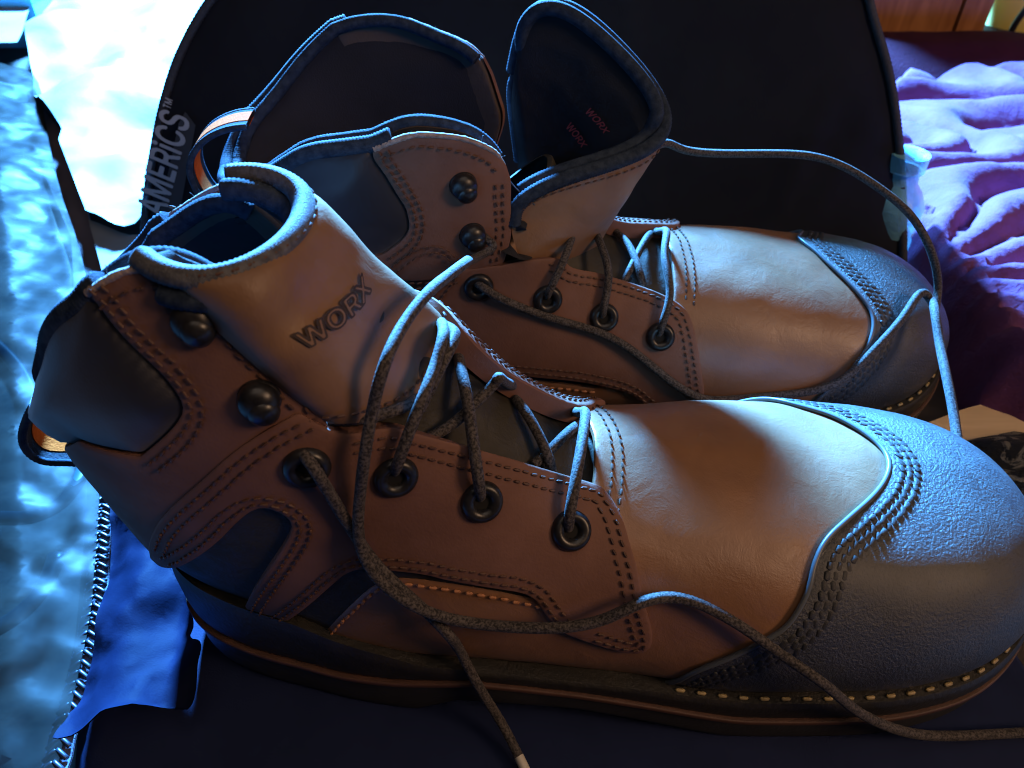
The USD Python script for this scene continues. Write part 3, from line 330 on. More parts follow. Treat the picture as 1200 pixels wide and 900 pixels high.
def boot(name, label, st, T, pos, yaw, nets, lacepaths, loop, group):
    b = Shape(st); root = thing(name, label, 'boot', group, pos, yaw)
    sole(b, root)
    # vamp, under everything else
    cap = np.array(T['cap']); cap = cap[np.r_[True, np.diff(cap[:, 1]) < -1e-4]]; um, sm0 = cap[0, 1], cap[0, 0]
    uu = np.linspace(um, .985, 14)[1:]; ms = np.interp(uu, -cap[::-1, 1][::-1], cap[:, 0]) if False else np.interp(uu, np.abs(cap[cap[:, 1] < 0][:, 1]), cap[cap[:, 1] < 0][:, 0])
    d0 = sm0 - np.interp(um, np.abs(cap[cap[:, 1] < 0][:, 1]), cap[cap[:, 1] < 0][:, 0]); farc = np.stack([ms + d0*(1-(uu-um)/(1-um)), uu], 1)[::-1]
    edge = smooth_line(cat(farc, cap, [[cap[-1, 0]+.003, -.985]]), 2)
    over = edge - [.045, 0]; vt = T['vt']; wing = np.array(T['wing'])
    wl = cat([[vt, -.42]], [[.50, -.62]], smooth_line(wing[::-1], 2), [[wing[0, 0], -.985]])
    nearside = cat([[vt+.002, 0], [vt+.002, -.2]], wl)
    poly = cat(mir(nearside)[::-1], nearside[1:], over[::-1])
    obj('vamp', panel(b, poly, .0014, sp=.0030, wrk=.0007, wf=60, seed=3), 'vamp_leather', root)
    fl = cat([[vt+.001, .36]], [[vt+.001, -.36]])
    obj('vamp_stitching', stitches(b, fl, .0050, .0016) + stitches(b, fl, .0085, .0016), 'thread', root, kind='stuff')
    # dark underlay showing in the side openings
    for f in (lambda p: np.array(p, float), mir):
        obj('side_underlay', panel(b, f([(.50, -.60), (.55, -.56), (.64, -.54), (.72, -.42), (.77, -.44), (.76, -.7), (.72, -.985), (.60, -.985), (.60, -.66), (.50, -.68)]), .0007, sp=.004, wrk=.0005), 'olive', root)
        obj('wing_stitching', stitches(b, f(wl[2:-1]), .0016 if f is not mir else -.0016, .0019, .0036, .0026, .0005), 'thread_orange', root, kind='stuff')
    # toe cap with its cord and three rows of heavy stitching
    obj('toe_cap', panel(b, cat(edge, [[.004, -.985], [.004, .985]]), .0030, sp=.0028, rnd=.0012, wrk=.0003, wf=90), 'cap_leather', root)
    P, _, _ = walk(b, edge, .0012, 0, .0026); obj('toe_cap_piping', tube(P, .00085, 8), 'piping_cord', root, smooth=True)
    m = []
    for off, r in ((.0042, .00105), (.0068, .00095), (.0094, .0010)): m += stitches(b, edge, off, .0029, .0029, .0034, r, .45, .55)
    obj('toe_cap_stitching', m, 'cap_thread', root, smooth=60, kind='stuff')
    # quarters, straps, collar: near side and its mirror image
    for side in (0, 1):
        f = mir if side else (lambda p: np.array(p, float)); sg = 1 if side else -1; t = {**T, **T['far']} if side else T
        th = np.array(t['throat']); front = smooth_line(cat(th, t['front']), 2)
        slot = smooth_line(t['slot'], 1); win = smooth_line(t['win'], 2); seam = smooth_line(t['seam'], 2)
        q = cat(front, slot, [[.634, -.985], [.668, -.985]], win, [[.745, -.985], [.752, -.80]], seam[::-1])
        obj('quarter', panel(b, f(q), .0036, lo=-.0035 if side else -.0006, sp=.0030, wrk=.0006, seed=5+side), 'leather', root)
        st_ = []
        for off in (.0024, .0052):
            for ln in (front[4:-2], slot, win, seam[::-1]): st_ += stitches(b, f(ln), sg*off, .0040)
        obj('quarter_stitching', st_, 'thread', root, kind='stuff')
        rim, pe, ff, plow = smooth_line(t['flap_rim'], 2), smooth_line(t['pad_edge'], 2), smooth_line(t['flap_front'], 2), np.array(t['pad_low'])
        strap = cat(rim, ff, th[:1], seam + [-.012, 0], [[.752, -.80], [.745, -.985]], plow, pe)
        obj('heel_strap', panel(b, f(strap), .0024, sp=.0032, wrk=.0007, seed=9+side), 'leather', root)
        st_ = []
        for off in (.0024, .0052): st_ += stitches(b, f(pe), sg*off, .0030)
        for ln, o in ((rim, .0042), (ff, .0035), (ff, .0062)): st_ += stitches(b, f(ln), sg*o, .0030, .0034)
        obj('strap_stitching', st_, 'thread', root, kind='stuff')
        rp, _, _ = walk(b, f(rim), .0008, 0, .0016); rr = gaussian_filter1d(RNG.uniform(.6, 1.25, 400), 2)
        obj('raw_leather_edge', tube(rp, .0013, 8, r_of=lambda x: np.interp(x, np.linspace(0, 1, 400), rr)*np.clip((1.02-x)/.15, .15, 1), flat=.9), 'raw_edge', root, smooth=50)
        prim = smooth_line(t['pad_rim'], 2)
        obj('collar_pad', panel(b, f(cat(prim, plow, pe)), .0012, sp=.0032, puff=.0062, pw=.017, wrk=.0034, wf=26, rnd=.0015, seed=21), 'nylon', root)
        lin = cat(rim[::-1], prim, [[.80, -1.], [.60, -.99], [.55, -.75]], (th[1:5] + [0, -.03])[::-1], ff[::-1] + [0, -.004])
        obj('collar_lining', panel(b, f(lin), .0034, sp=.0045, inside=True, puff=.003, pw=.02, rnd=.001, wrk=.0008), 'lining', root)
        obj('flap_backing', panel(b, f(cat(rim, ff, [[.70, -.42], [.80, -.52]])), .0050, sp=.004, inside=True, rnd=.0008), 'inner_leather', root)
        wp, _, _ = walk(b, f(cat(rim[::-1][-2:], prim)), .0006, 0, -.0012); obj('collar_rim', tube(wp, .0032, 14, .12, .0024), 'knit', root, smooth=True)
        wp, _, _ = walk(b, f(cat(rim[::-1], prim)), .0006, 0, -.0062); obj('collar_rim', tube(wp, .0026, 12, .12, .0024), 'knit', root, smooth=True)
        fz = []
        for q_ in (rp, wp):
            for _k in range(5):
                i_ = RNG.integers(2, len(q_)-2); d_ = RNG.normal(0, 1, 3) + [0, 0, .8]; d_ /= np.linalg.norm(d_); e_ = d_ + RNG.normal(0, .7, 3); L_ = RNG.uniform(.0012, .003)
                fz.append(tube(spline([q_[i_], q_[i_] + d_*L_*.6, q_[i_] + d_*L_*.8 + e_*L_*.4], .0006), .00008, 4))
        obj('frayed_fibres', fz, 'knit_grey', root, smooth=True, kind='stuff')
        for su in t['eyes']:
            su = f([su])[0]; P, _, _, N = b.frame(su[:1], su[1:]); e = obj('eyelet', place(EYE, P[0] + N[0]*.0034, N[0]), 'black_metal', root, smooth=50)
            obj('eyelet_hole', place(EYEHOLE, P[0] + N[0]*.0034, N[0]), 'hole', e)
        for su in t['hooks']:
            su = f([su])[0]; P, _, _, N = b.frame(su[:1], su[1:]); P, N = P[0], N[0]; h = obj('lace_hook', place(HOOK[0], P + N*.0026, N, s=.78), 'black_metal', root, smooth=50)
            dn = np.array([.35, 0, -1.]); dn -= N*(dn@N); dn /= np.linalg.norm(dn)
            obj('hook_shank', place(HOOK[1], P + N*.0014, N, s=.76), 'black_metal', h, smooth=50); obj('hook_lip', place(HOOK[2], P + N*.0028 + dn*.0017, N + .35*dn, s=.66), 'black_metal', h, smooth=50)
            obj('rivet', place(lathe([(.0018, 0), (.0015, .0005), (.0001, .0006)], 14), P - N*.0049, -N), 'black_metal', root, smooth=50)
    # lower tongue in the throat, in folds
    gs = nets['gusset_to']
    g = cat([[vt-.03, .40], [.56, .46], [gs, .50]], [[gs, -.50], [.56, -.46], [vt-.03, -.40]])
    V, F = panel(b, g, -.0045, lo=-.007, sp=.0035, puff=.0, wrk=.0030, wf=34, seed=31); obj('tongue_gusset', (V, F), 'olive', root)
    # upper tongue
    net = np.array(nets['net']); net[-1] += nets.get('tuck', (0, 0, 0)); R, C = net.shape[:2]; sx, sy = np.linspace(0, 1, R), np.linspace(0, 1, C)
    sp_ = [RectBivariateSpline(sx, sy, net[..., k], kx=min(3, R-1), ky=3, s=0) for k in range(3)]
    def surf(a, c): return np.stack([s(a, c, grid=False) for s in sp_], -1)
    def snorm(a, c):
        da = np.stack([s(a, c, dx=1, grid=False) for s in sp_], -1); dc = np.stack([s(a, c, dy=1, grid=False) for s in sp_], -1); n = np.cross(dc, da); n /= np.linalg.norm(n, axis=-1)[..., None] + 1e-12
        return n*nets['sgn']
    A, Cc = np.meshgrid(np.linspace(0, 1, 70), np.linspace(0, 1, 110), indexing='ij'); V, N = surf(A, Cc), snorm(A, Cc)
    edge_d = np.minimum(np.minimum(A, 1-A)*.05, np.minimum(Cc, 1-Cc)*.10); bul = np.clip(edge_d/.010, 0, 1); bul = bul*bul*(3-2*bul)
    wv = wrinkle(V, .0022, 38, 41)*bul; tg = obj('tongue', slab_from(V, N, -.0018 + 0*A, .0008*bul + wv), 'tongue_leather', root, smooth=40)
    obj('tongue_lining', slab_from(V, N, -.0060 - .0030*bul + wrinkle(V, .0012, 70, 43)*bul, -.0016 + 0*A), 'lining', tg, smooth=40)
    c = np.linspace(.0, 1, 400); P, Nn = surf(0*c, c), snorm(0*c, c); Nn = gaussian_filter1d(Nn, 8, axis=0, mode='nearest'); cl = lambda o, d: densify(P + Nn*o + np.stack([np.zeros_like(c)]*3, -1), .0006, False)
    obj('tongue_rim', tube(densify(P - Nn*.0012, .0006, False), .0029, 14, .13, .0024), nets['rim'], tg, smooth=True)
    obj('tongue_rim', tube(densify((P - Nn*.0064)[30:], .0006, False), .0030, 14, .10, .0024), 'knit', tg, smooth=True)
    if nets.get('side_rim'):
        for cc in (1.0,):
            a = np.linspace(0, .6, 200); obj('tongue_rim', tube(densify(surf(a, 0*a+cc) - snorm(a, 0*a+cc)*.003, .0006, False), .0022, 12, .10, .0024), 'knit', tg, smooth=True)
    ml = []
    for a0 in ((.085,) if not nets.get('bottom_stitch') else (.085, .93)):
        cc = np.linspace(.03, .97, 600); Pp, Nn2 = surf(0*cc+a0, cc), snorm(0*cc+a0, cc); d = np.r_[0, np.cumsum(np.linalg.norm(np.diff(Pp, axis=0), axis=1))]
        for t in np.arange(.002, d[-1], .0034):
            k = np.searchsorted(d, t); Tn = Pp[min(k+2, 599)] - Pp[max(k-2, 0)]; Tn /= np.linalg.norm(Tn); ml.append(stitch_at(Pp[k] + Nn2[k]*.0010, Tn, Nn2[k], .0023, .00042))
    obj('tongue_stitching', ml, 'thread', tg, kind='stuff')
    if nets.get('text'):
        letters(nets['text'], nets['text_at'], surf, snorm, tg)
    if nets.get('label'):
        inner_label(nets['label'], surf, snorm, tg)
    if nets.get('thread'): obj('loose_thread', tube(spline(np.array(nets['thread']), .0008), .00035, 6, .2, .0016), 'knit_grey', root, smooth=True)
    # heel pull loop: webbing ribbon with a stripe
    lp = spline(np.array(loop), .0012); Tn = np.gradient(lp, axis=0); Tn /= np.linalg.norm(Tn, axis=1)[:, None]; W = np.array([0, 1., 0]); Nn = np.cross(Tn, W)
    def ribbon(half, t):
        w = np.linspace(-half, half, 7); Vg = lp[:, None] + W*w[None, :, None]; Ng = np.repeat(Nn[:, None], 7, 1); return slab_from(Vg, Ng, np.full(Vg.shape[:2], -t), np.full(Vg.shape[:2], t))
    pl = obj('pull_loop', ribbon(.0078, .0009), 'webbing', root, smooth=40); obj('orange_stripe', ribbon(.0042, .00115), 'orange_web', pl, smooth=40)
    for e in (-.0078, .0078): obj('braided_edge', tube(densify(lp + W*e, .0006, False), .0012, 10, .14, .0022), 'knit', pl, smooth=True)
    # laces
    for i, p in enumerate(lacepaths):
        q = spline(np.array(p['p']), .00062); obj('lace', tube(q, p.get('r', .00225), 14, .075, .0026), 'lace', root, smooth=True, label=p.get('label'))
        if p.get('tip'): obj('lace_tip', tube(np.array([q[-1], q[-1] + (q[-1]-q[-6])/np.linalg.norm(q[-1]-q[-6])*.012]), .0017, 12), 'aglet', root, smooth=50)
    return root, b

def text_polys(txt, h, bold=True):
    m = meshkit.text_mesh(txt, h, .001, bold); v, f = np.asarray(m.vertices), np.asarray(m.faces); z = v[:, 2]; t = f[(z[f] > .0009).all(1)]
    return unary_union([Polygon(v[k][:, :2]).buffer(1e-6) for k in t])
def flat_mesh(pg, step=.0012):
    """2D triangulation of a (multi)polygon."""
    vs, fs, n = [], [], 0
    for g in getattr(pg, 'geoms', [pg]):
        if g.area < 1e-9: continue
        rings = [densify(np.array(r.coords)[:-1], step) for r in [g.exterior, *g.interiors]]; Q = np.vstack(rings); t = Delaunay(Q).simplices; c = Q[t].mean(1); t = t[shapely.contains_xy(g, c[:, 0], c[:, 1])]
        vs.append(Q); fs.append(t + n); n += len(Q)
    return np.vstack(vs), np.vstack(fs)
def letters(txt, at, surf, snorm, parent):
    p0, p1, p2 = [np.array(p) for p in at]; h = np.linalg.norm(surf(*p2) - surf(*p0)); pg = text_polys(txt, h); x0, y0, x1, y1 = pg.bounds
    def put(Q, lift):
        w = p0 + (Q[:, :1]-x0)/(x1-x0)*(p1-p0) + (Q[:, 1:]-y0)/(y1-y0)*(p2-p0); return surf(w[:, 0], w[:, 1]) + snorm(w[:, 0], w[:, 1])*lift
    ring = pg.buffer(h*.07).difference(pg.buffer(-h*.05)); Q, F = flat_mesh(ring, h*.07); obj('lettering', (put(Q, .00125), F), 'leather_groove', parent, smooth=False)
    Q, F = flat_mesh(pg.buffer(-h*.05), h*.07); obj('lettering_face', (put(Q, .0014), F), 'tongue_leather', parent, smooth=False)
def inner_label(rows, surf, snorm, parent):
    for txt, (p0, p1, p2) in rows:
        p0, p1, p2 = np.array(p0), np.array(p1), np.array(p2); pg = text_polys(txt, .004); Q, F = flat_mesh(pg, .0005); x0, y0, x1, y1 = pg.bounds
        w = p0 + (Q[:, :1]-x0)/(x1-x0)*(p1-p0) + (Q[:, 1:]-y0)/(y1-y0)*(p2-p0); obj('printed_lettering', (surf(w[:, 0], w[:, 1]) - snorm(w[:, 0], w[:, 1])*.0102, F), 'red_print', parent, smooth=False)

# ------------------------------------------------------------------ surface below, suitcase
def sheet(poly, step, zf, lo=None, thick=.0012):
    """Ground-lying sheet: outline in plan, height zf(x, y), a little thickness."""
    pg = Polygon(poly).buffer(0); pg = pg if pg.geom_type == 'Polygon' else max(pg.geoms, key=lambda g: g.area)
    B = densify(np.array(pg.exterior.coords)[:-1], step*.8); x0, y0, x1, y1 = pg.bounds
    gx, gy = np.meshgrid(np.arange(x0, x1, step), np.arange(y0, y1, step), indexing='ij'); G = np.stack([gx.ravel(), gy.ravel()], 1) + RNG.uniform(-.2, .2, (gx.size, 2))*step
    G = G[shapely.contains_xy(pg.buffer(-step*.5), G[:, 0], G[:, 1])]; Q = np.vstack([B, G]); t = Delaunay(Q).simplices; c = Q[t].mean(1)
    a = Q[t]; ar = (a[:, 1, 0]-a[:, 0, 0])*(a[:, 2, 1]-a[:, 0, 1]) - (a[:, 2, 0]-a[:, 0, 0])*(a[:, 1, 1]-a[:, 0, 1]); t = np.where((ar < 0)[:, None], t[:, ::-1], t)
    t = t[shapely.contains_xy(pg, c[:, 0], c[:, 1]) & (np.abs(ar) > 1e-12)]
    d = shapely.distance(pg.exterior, shapely.points(Q)); z = zf(Q[:, 0], Q[:, 1], d); n, m = len(Q), len(B); k = np.arange(m); k2 = (k+1) % m
    V = np.vstack([np.column_stack([Q, z]), np.column_stack([Q, z-thick])])
    return V, np.vstack([t, t[:, ::-1]+n, np.stack([k, k+n, k2+n], 1), np.stack([k, k2+n, k2], 1)])
fb = lambda x, y, f, seed=0, o=4: meshkit.fbm(np.stack([x*f, y*f, 0*x + seed*3.7], -1), o, seed) - .5
ridge = lambda x, y, f, seed=0: 1 - np.abs(2*meshkit.fbm(np.stack([x*f, y*f, 0*x + seed*2.1], -1), 3, seed) - 1)

def crumple(x, y, lam, n=9, seed=0, amp=.01):
    # creased film or paper: folded planes meeting in sharp ridges
    r = np.random.default_rng(seed); z = 0*x; wx, wy = .25*lam*fb(x, y, 1.2/lam, seed, 2), .25*lam*fb(x, y, 1.2/lam, seed+40, 2)
    for k in range(n):
        t_ = r.uniform(0, math.pi); l_ = lam*r.uniform(.6, 1.9); u_ = ((x+wx)*math.cos(t_) + (y+wy)*math.sin(t_))/l_ + r.uniform(0, 1); z = z + l_/lam*np.abs((u_ % 1) - .5)
    return amp*(z/n*2 - .55)
V, F = sheet([(-1.2, -.3), (1.6, -.3), (1.6, 1.7), (-1.2, 1.7)], .06, lambda x, y, d: -.030 + 0*x, thick=.02)
obj('floor', (V, F), 'bedspread', kind='structure', label='dark surface under the suitcase and blanket')

case = thing('suitcase', 'open black fabric suitcase holding the boots, lid standing behind them', 'suitcase')
base_poly = [(-.205, -.12), (-.150, .09), (-.172, .15), (-.19, .23), (-.215, .33), (-.225, .41), (.235, .41), (.225, .33), (.20, .24), (.20, .15), (.21, -.12)]
obj('base_panel', sheet(base_poly, .006, lambda x, y, d: -.0048 + .0016*fb(x, y, 18, 2) - .022*np.clip(1-d/.012, 0, 1)**2, thick=.004), 'base_fabric', case, smooth=60)
# lid: a padded panel with a rounded top, standing on the far edge
TILT = math.radians(20); LUP = np.array([0, math.sin(TILT), math.cos(TILT)]); LN = np.array([0, -math.cos(TILT), math.sin(TILT)]); L0 = np.array([0, .400, -.004])
lid_pts = smooth_line(np.array(LID), 3); lid_pts = np.stack([gaussian_filter1d(densify(lid_pts, .004, False)[:, k], 3, mode='nearest') for k in (0, 1)], 1)
def on_lid(q, lift): q = np.asarray(q, float); return L0 + q[:, :1]*np.array([1., 0, 0]) + q[:, 1:2]*LUP + np.asarray(lift).reshape(-1, 1)*LN
pg = Polygon(lid_pts).buffer(0); B = densify(np.array(pg.exterior.coords)[:-1], .004); x0, y0, x1, y1 = pg.bounds
gx, gy = np.meshgrid(np.arange(x0, x1, .006), np.arange(y0, y1, .006), indexing='ij'); G = np.stack([gx.ravel(), gy.ravel()], 1); G = G[shapely.contains_xy(pg.buffer(-.004), G[:, 0], G[:, 1])]
Q = np.vstack([B, G]); t = Delaunay(Q).simplices; c = Q[t].mean(1); t = t[shapely.contains_xy(pg, c[:, 0], c[:, 1])]; d = shapely.distance(pg.exterior, shapely.points(Q))
e = np.clip(d/.02, 0, 1); fold = .004*np.exp(-((Q[:, 0] - .155 - .35*(Q[:, 1]-.02))/.006)**2)*np.clip((.12-Q[:, 1])/.06, 0, 1) + .003*np.exp(-((Q[:, 0] - .175 - .5*(Q[:, 1]-.02))/.008)**2)*np.clip((.10-Q[:, 1])/.06, 0, 1) + .0015*np.exp(-((Q[:, 0] - .075 + .2*(Q[:, 1]-.1))/.004)**2)
lift = -.004 + .004*e*e*(3-2*e) + .004*fb(Q[:, 0], Q[:, 1], 14, 5)*e + fold
Vt = on_lid(Q, lift); n, m = len(Q), len(B); Vb = on_lid(Q, np.full(n, -.034)); k = np.arange(m); k2 = (k+1) % m
a = Q[t]; ar = (a[:, 1, 0]-a[:, 0, 0])*(a[:, 2, 1]-a[:, 0, 1]) - (a[:, 2, 0]-a[:, 0, 0])*(a[:, 1, 1]-a[:, 0, 1]); t = np.where((ar < 0)[:, None], t[:, ::-1], t)
lidp = obj('lid', (np.vstack([Vt, Vb]), np.vstack([t, t[:, ::-1]+n, np.stack([k, k+n, k2+n], 1), np.stack([k, k2+n, k2], 1)])), 'lid_fabric', case, smooth=40)
edge_p = densify(lid_pts, .0012, False); obj('lid_edging', tube(on_lid(edge_p, np.full(len(edge_p), -.003)), .0026, 10, .12, .005), 'lid_edge', lidp, smooth=True)
P = np.array(LID_PATCH); Q, F = flat_mesh(Polygon(P), .01); obj('brand_patch', (on_lid(Q, np.full(len(Q), .0024)), F), 'patch', lidp, smooth=False)
tp = text_polys('AMERiCS', .0165); tm = text_polys('TM', .0045); x0, y0, x1, y1 = tp.bounds; a, c = np.array(LID_TEXT); ux = (c-a)/np.linalg.norm(c-a); uy = np.array([-ux[1], ux[0]]); sc = np.linalg.norm(c-a)/(x1-x0)
for pgx, org in ((tp, (x0, y0)), (tm, (tm.bounds[0]-(x1-x0)-.001, tm.bounds[1]-.012))):
    Q, F = flat_mesh(pgx, .0012); q = (Q-org)*[sc, 1.]; w = a + q[:, :1]*ux + (q[:, 1:]+.12*q[:, :1]*0)*uy; obj('brand_lettering', (on_lid(w, np.full(len(w), .0030)), F), 'print_grey', lidp, smooth=False)
# zip along the left edge of the base
zp = spline([[x, y, .002] for x, y in ZIP], .002); Tz = np.gradient(zp, axis=0); Tz /= np.linalg.norm(Tz, axis=1)[:, None]; Sd = np.cross([0, 0, 1.], Tz); w = np.linspace(-.0044, .0044, 9)
Vg = zp[:, None] + Sd[:, None]*w[None, :, None] + np.array([0, 0, 1.])*(.0006*np.sin(np.arange(len(zp))*.9))[:, None, None]; obj('zip_tape', slab_from(Vg, np.repeat(np.array([[[0, 0, 1.]]]), len(zp), 0).repeat(9, 1), np.full(Vg.shape[:2], -.0012), np.full(Vg.shape[:2], 0.)), 'zip_tape', case, smooth=50)
chev = lambda s: [(-.0008, -.0001), (.0008, -.0001)]
q = densify(zp, .0039, False); Tq = np.gradient(q, axis=0); Tq /= np.linalg.norm(Tq, axis=1)[:, None]
for i in range(1, len(q)-1):
    y_ = q[i, 1]; S_ = np.cross([0, 0, 1.], Tq[i]); parts = []
    for sgn in (-1, 1):
        A_ = q[i] + S_*.0002*sgn + np.array([0, 0, .0016]); B_ = q[i] + S_*.0036*sgn - Tq[i]*.0030*(-1) + np.array([0, 0, .0008]); parts.append(tube(densify(np.array([A_, .5*(A_+B_) + [0, 0, .0003], B_]), .0012, False), .00085, 6))
    obj('zip_tooth', parts, 'zip_plastic', case, smooth=True)
# satin pocket cloth lying folded beside the heel
sat = np.array(SATIN); scx, scy = sat.mean(0)
def satin_z(x, y, d):
    u_ = (x - sat[:, 0].min())/(np.ptp(sat[:, 0])); v_ = (y - sat[:, 1].min())/(np.ptp(sat[:, 1]))
    w_ = .35*fb(x, y, 22, 44, 2)
    fold = np.abs(np.sin(math.pi*(u_*2.2 + .8*v_ + w_*1.6)))**1.4 + .6*np.abs(np.sin(math.pi*(u_*1.1 - 2.1*v_ + 2*w_)))**2
    return .004 + .0065*fold + .0045*ridge(x, y*.6, 62, 46)**2 + .004*fb(x, y, 70, 6) + .010*np.exp(-(v_/.10)**2)*np.clip(u_*1.6, 0, 1) + .010*np.exp(-((x+.112)**2 + (y-.158)**2)/.008**2) - .010*np.exp(-((x+.124)**2 + (y-.176)**2)/.006**2)
obj('satin_pocket', sheet(smooth_line(np.vstack([sat, sat[:1]]), 3)[:-1], .0022, satin_z, thick=.0007), 'satin', case, smooth=60)

# ------------------------------------------------------------------ the boots
rot = lambda p, pos, yaw: p
PAIR = 'pair of brown work boots'
boot('work_boot', 'brown leather work boot nearest the camera with a lettered upright tongue', FRONT_ST, FRONT_T, (-.1304, .1618, 0), .039,
     dict(net=FRONT_NET, sgn=-1, rim='knit_grey', gusset_to=.76, bottom_stitch=True, text='WORX', text_at=TONGUE_TEXT), FRONT_LACES, FRONT_LOOP, PAIR)
boot('work_boot', 'brown leather work boot standing behind, its collar open and tongue pulled forward', REAR_ST, REAR_T, (-.109, .285, 0), .0577,
     dict(net=REAR_NET, sgn=-1, rim='knit', gusset_to=.66, side_rim=True, label=[('WORX', REAR_LABEL[0]), ('WORX', REAR_LABEL[1])], thread=LOOSE_THREAD, tuck=(-.003, 0, -.010)), REAR_LACES, REAR_LOOP, PAIR)

# ------------------------------------------------------------------ things around
film = np.array(FILM)
bag = thing('plastic_bag', 'crinkled clear plastic bag lying left of the suitcase zip', 'plastic bag')
obj('film', sheet(smooth_line(np.vstack([film, film[:1]]), 1)[:-1], .0028, lambda x, y, d: .004 + .018*np.clip(d/.06, 0, 1)*(.6 + .5*ridge(x, y, 7, 3)) + (crumple(x, y, .06, 6, 3, .010) + crumple(x, y, .026, 5, 5, .0045))*np.clip(d/.012, .25, 1), thick=.0005), 'film', bag, smooth=20)
for hp in HANDLES: obj('handle', tube(spline([[x, y, .004] for x, y in hp], .003), .0036, 10, flat=.6), 'bag_handle', bag, smooth=True)
obj('wrapped_bundle', sheet(np.array(FILM) + [-.012, 0], .008, lambda x, y, d: -.012 + .014*np.clip(d/.05, 0, 1)*(.3 + ridge(x, y, 16, 13)), thick=.01), 'bundle', smooth=50, label='dim mottled bundle seen through the clear plastic bag', category='bundle')
obj('paper_sheet', sheet(PAPER, .008, lambda x, y, d: .008 + crumple(x, y, .13, 7, 11, .07) + crumple(x, y, .05, 6, 12, .012), thick=.0006), 'paper', smooth=25, label='large crumpled white paper sheet left of the suitcase lid', category='paper')
obj('paper_sheet', sheet(PAPER2, .01, lambda x, y, d: .002 + .01*fb(x, y, 15, 17, 2), thick=.0006), 'paper', smooth=25, label='small grey-lit paper scrap below the crumpled white sheet', category='paper')
obj('paper_sheet', sheet(SCRAP, .012, lambda x, y, d: .012 + .02*fb(x, y, 9, 19, 2), thick=.0006), 'paper', smooth=25, label='pale paper scrap in front of the blue box at top left', category='paper')
obj('dark_strip', sheet(STRIP, .008, lambda x, y, d: -.008 + .006*fb(x, y, 15, 27), thick=.003), 'dark_cloth', smooth=50, label='dark cloth strip between plastic bag and white paper', category='cloth')
bb = np.array(BLUE_BOX); tb = thing('blue_box', 'bright blue plastic box in the top left corner', 'box', pos=(*bb.mean(0), -.03))
bx = trimesh.creation.box([np.ptp(bb[:, 0]), np.ptp(bb[:, 1]), .05]); bx.apply_translation([0, 0, .025]); obj('box_body', bx, 'teal_plastic', tb)
ld = trimesh.creation.box([np.ptp(bb[:, 0])*1.02, np.ptp(bb[:, 1])*1.02, .008]); ld.apply_translation([0, 0, .054]); obj('box_lid', ld, 'teal_plastic', tb)

# purple blanket in heaped folds, with a darker fold along the back
def heap(x, y):
    dx, dy = x - .20, y - .36; r_ = np.hypot(dx, dy); th_ = np.arctan2(dy, dx)
    ph = th_*(8.5 + 1.5*np.sin(3*r_/.1)) + 2.6*fb(x, y, 6, 24, 3) + 1.0*fb(x, y, 16, 26, 2) + r_*3
    am = np.clip(.25 + 1.5*meshkit.fbm(np.stack([x*9, y*9, 0*x+3.3], -1), 2, 25), 0, 1.5)
    return -.022 + .040*np.clip((.66-y)/.22, 0, 1) + crumple(x, y, .05, 6, 61, .010) + .017*np.clip(r_/.10, .3, 1.3)*(np.abs(np.sin(math.pi*ph*.5))**.5 - .4)*am + .016*fb(x, y, 8, 22) + .006*fb(x, y, 30, 28)
bl = [(.245, .29), (.268, .272), (.34, .250), (.60, .23), (.95, .35), (.95, .80), (.40, .80), (.262, .60), (.252, .42)]
obj('blanket', sheet(bl, .0045, lambda x, y, d: heap(x, y) - .050*np.clip(1-d/.014, 0, 1)**2, thick=.006), 'fleece', smooth=60, label='lilac purple fleece blanket heaped right of the suitcase', category='blanket')
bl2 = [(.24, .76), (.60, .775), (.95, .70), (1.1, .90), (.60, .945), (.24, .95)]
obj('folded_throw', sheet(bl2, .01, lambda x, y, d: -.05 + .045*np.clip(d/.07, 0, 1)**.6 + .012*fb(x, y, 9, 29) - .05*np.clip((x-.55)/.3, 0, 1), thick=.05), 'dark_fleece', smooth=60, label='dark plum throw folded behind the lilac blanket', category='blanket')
wd = thing('wooden_cabinet', 'brown wooden cabinet side at the top right', 'cabinet', pos=(.44, .96, -.05))
for k, (x0, x1) in enumerate(((-.14, .083), (.086, .118))):
    b_ = trimesh.creation.box([x1-x0, .02, .2]); b_.apply_translation([(x0+x1)/2, -.004*k, .1]); obj('plank', b_, 'wood', wd)
b_ = trimesh.creation.box([.26, .02, .2]); b_.apply_translation([-.01, .03, .1]); obj('back_board', b_, 'wood', wd)
yb = thing('yellow_bag', 'pale yellow bag beside the wooden cabinet', 'bag', pos=(.74, 1.02, -.05))
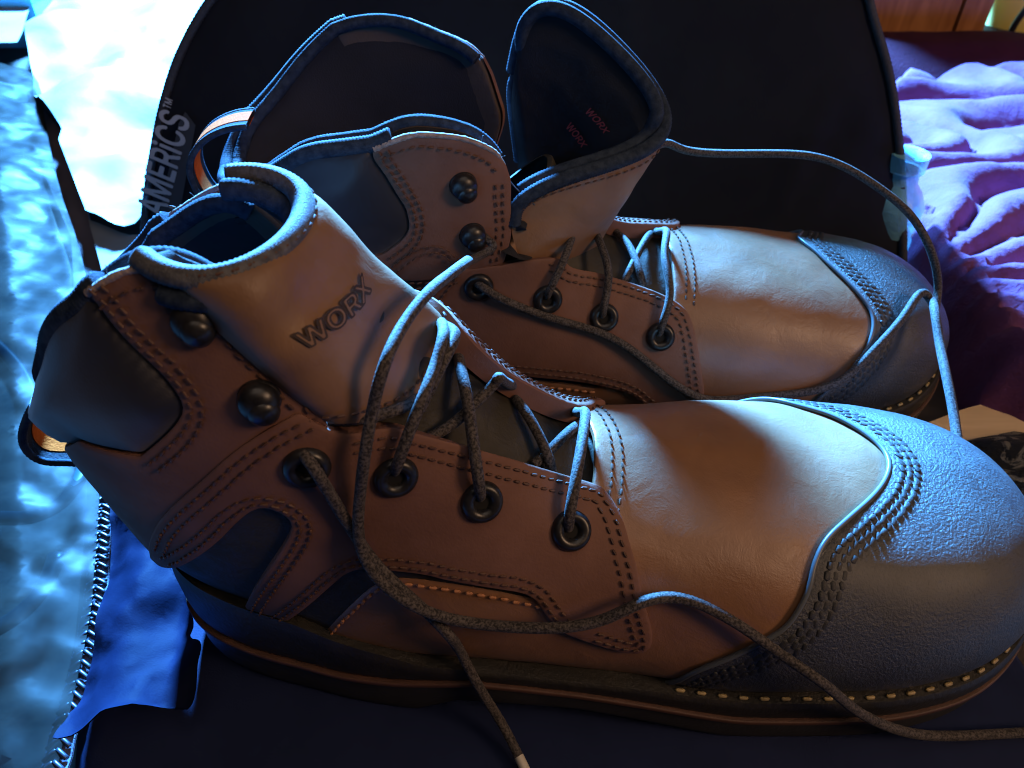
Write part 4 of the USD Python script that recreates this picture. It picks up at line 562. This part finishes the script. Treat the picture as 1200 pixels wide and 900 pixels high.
Sg, Tg = np.meshgrid(np.linspace(0, 1, 40), np.linspace(0, 2*math.pi, 61), indexing='ij'); rr = .16*(1 - .15*Sg**2)*(1 + .05*np.sin(5*Tg + 6*Sg))
Vg = np.stack([rr*np.cos(Tg)*1.1, .09*np.sin(Tg)*(1-.2*Sg), Sg*.26], -1); obj('bag_body', (Vg.reshape(-1, 3), grid_faces(40, 61)), 'yellow', yb, smooth=60)
obj('power_cord', tube(spline([(.582, .93, -.03), (.580, .925, -.01), (.583, .92, .01), (.588, .92, .03)], .003), .0035, 8), 'black_cord', smooth=True, label='thin black cord hanging in front of the yellow bag', category='cord')
obj('wooden_board', sheet(BOARD, .01, lambda x, y, d: -.014 + 0*x, thick=.012), 'tan', smooth=30, label='pale tan board under the edge of the lilac blanket', category='board')
# clear blue bottle with a pink label, half hidden by the lid
bt = thing('plastic_bottle', 'small clear blue bottle with pink inside, half behind the lid', 'bottle', pos=(.238, .428, -.006))
obj('bottle_body', lathe([(.0001, 0), (.017, 0), (.019, .004), (.019, .012), (.0175, .016), (.019, .02), (.019, .036), (.015, .044), (.010, .05), (.0095, .058), (.0115, .058), (.0115, .068), (.0001, .069)], 30), 'blue_glass', bt, smooth=40)
obj('pink_label', lathe([(.0001, .003), (.0125, .003), (.0125, .034), (.0001, .036)], 24), 'pink', bt, smooth=40)
Vc, Fc = sheet([(.195, .225), (.215, .262), (.25, .272), (.30, .262), (.32, .2), (.26, .165), (.205, .175)], .004, lambda x, y, d: -.026 + .036*np.clip(d/.03, 0, 1)**.5 + .010*fb(x, y, 40, 33), thick=.004)
obj('patterned_cloth', (Vc, Fc), 'camo', smooth=60, label='dark mottled cloth crumpled right of the near boot toe', category='cloth')
cb = thing('bottle_top', 'small bright blue plastic bottle top at the right edge by the toe', 'bottle top', pos=(.218, .196, -.006))
obj('cap_shell', lathe([(.0001, .016), (.008, .016), (.0105, .013), (.011, 0), (.0001, 0)], 28), 'blue_glass', cb, smooth=40); obj('cap_ring', lathe([(.0112, .002), (.0124, .002), (.0124, .006), (.0112, .006)], 28), 'teal_plastic', cb, smooth=40)
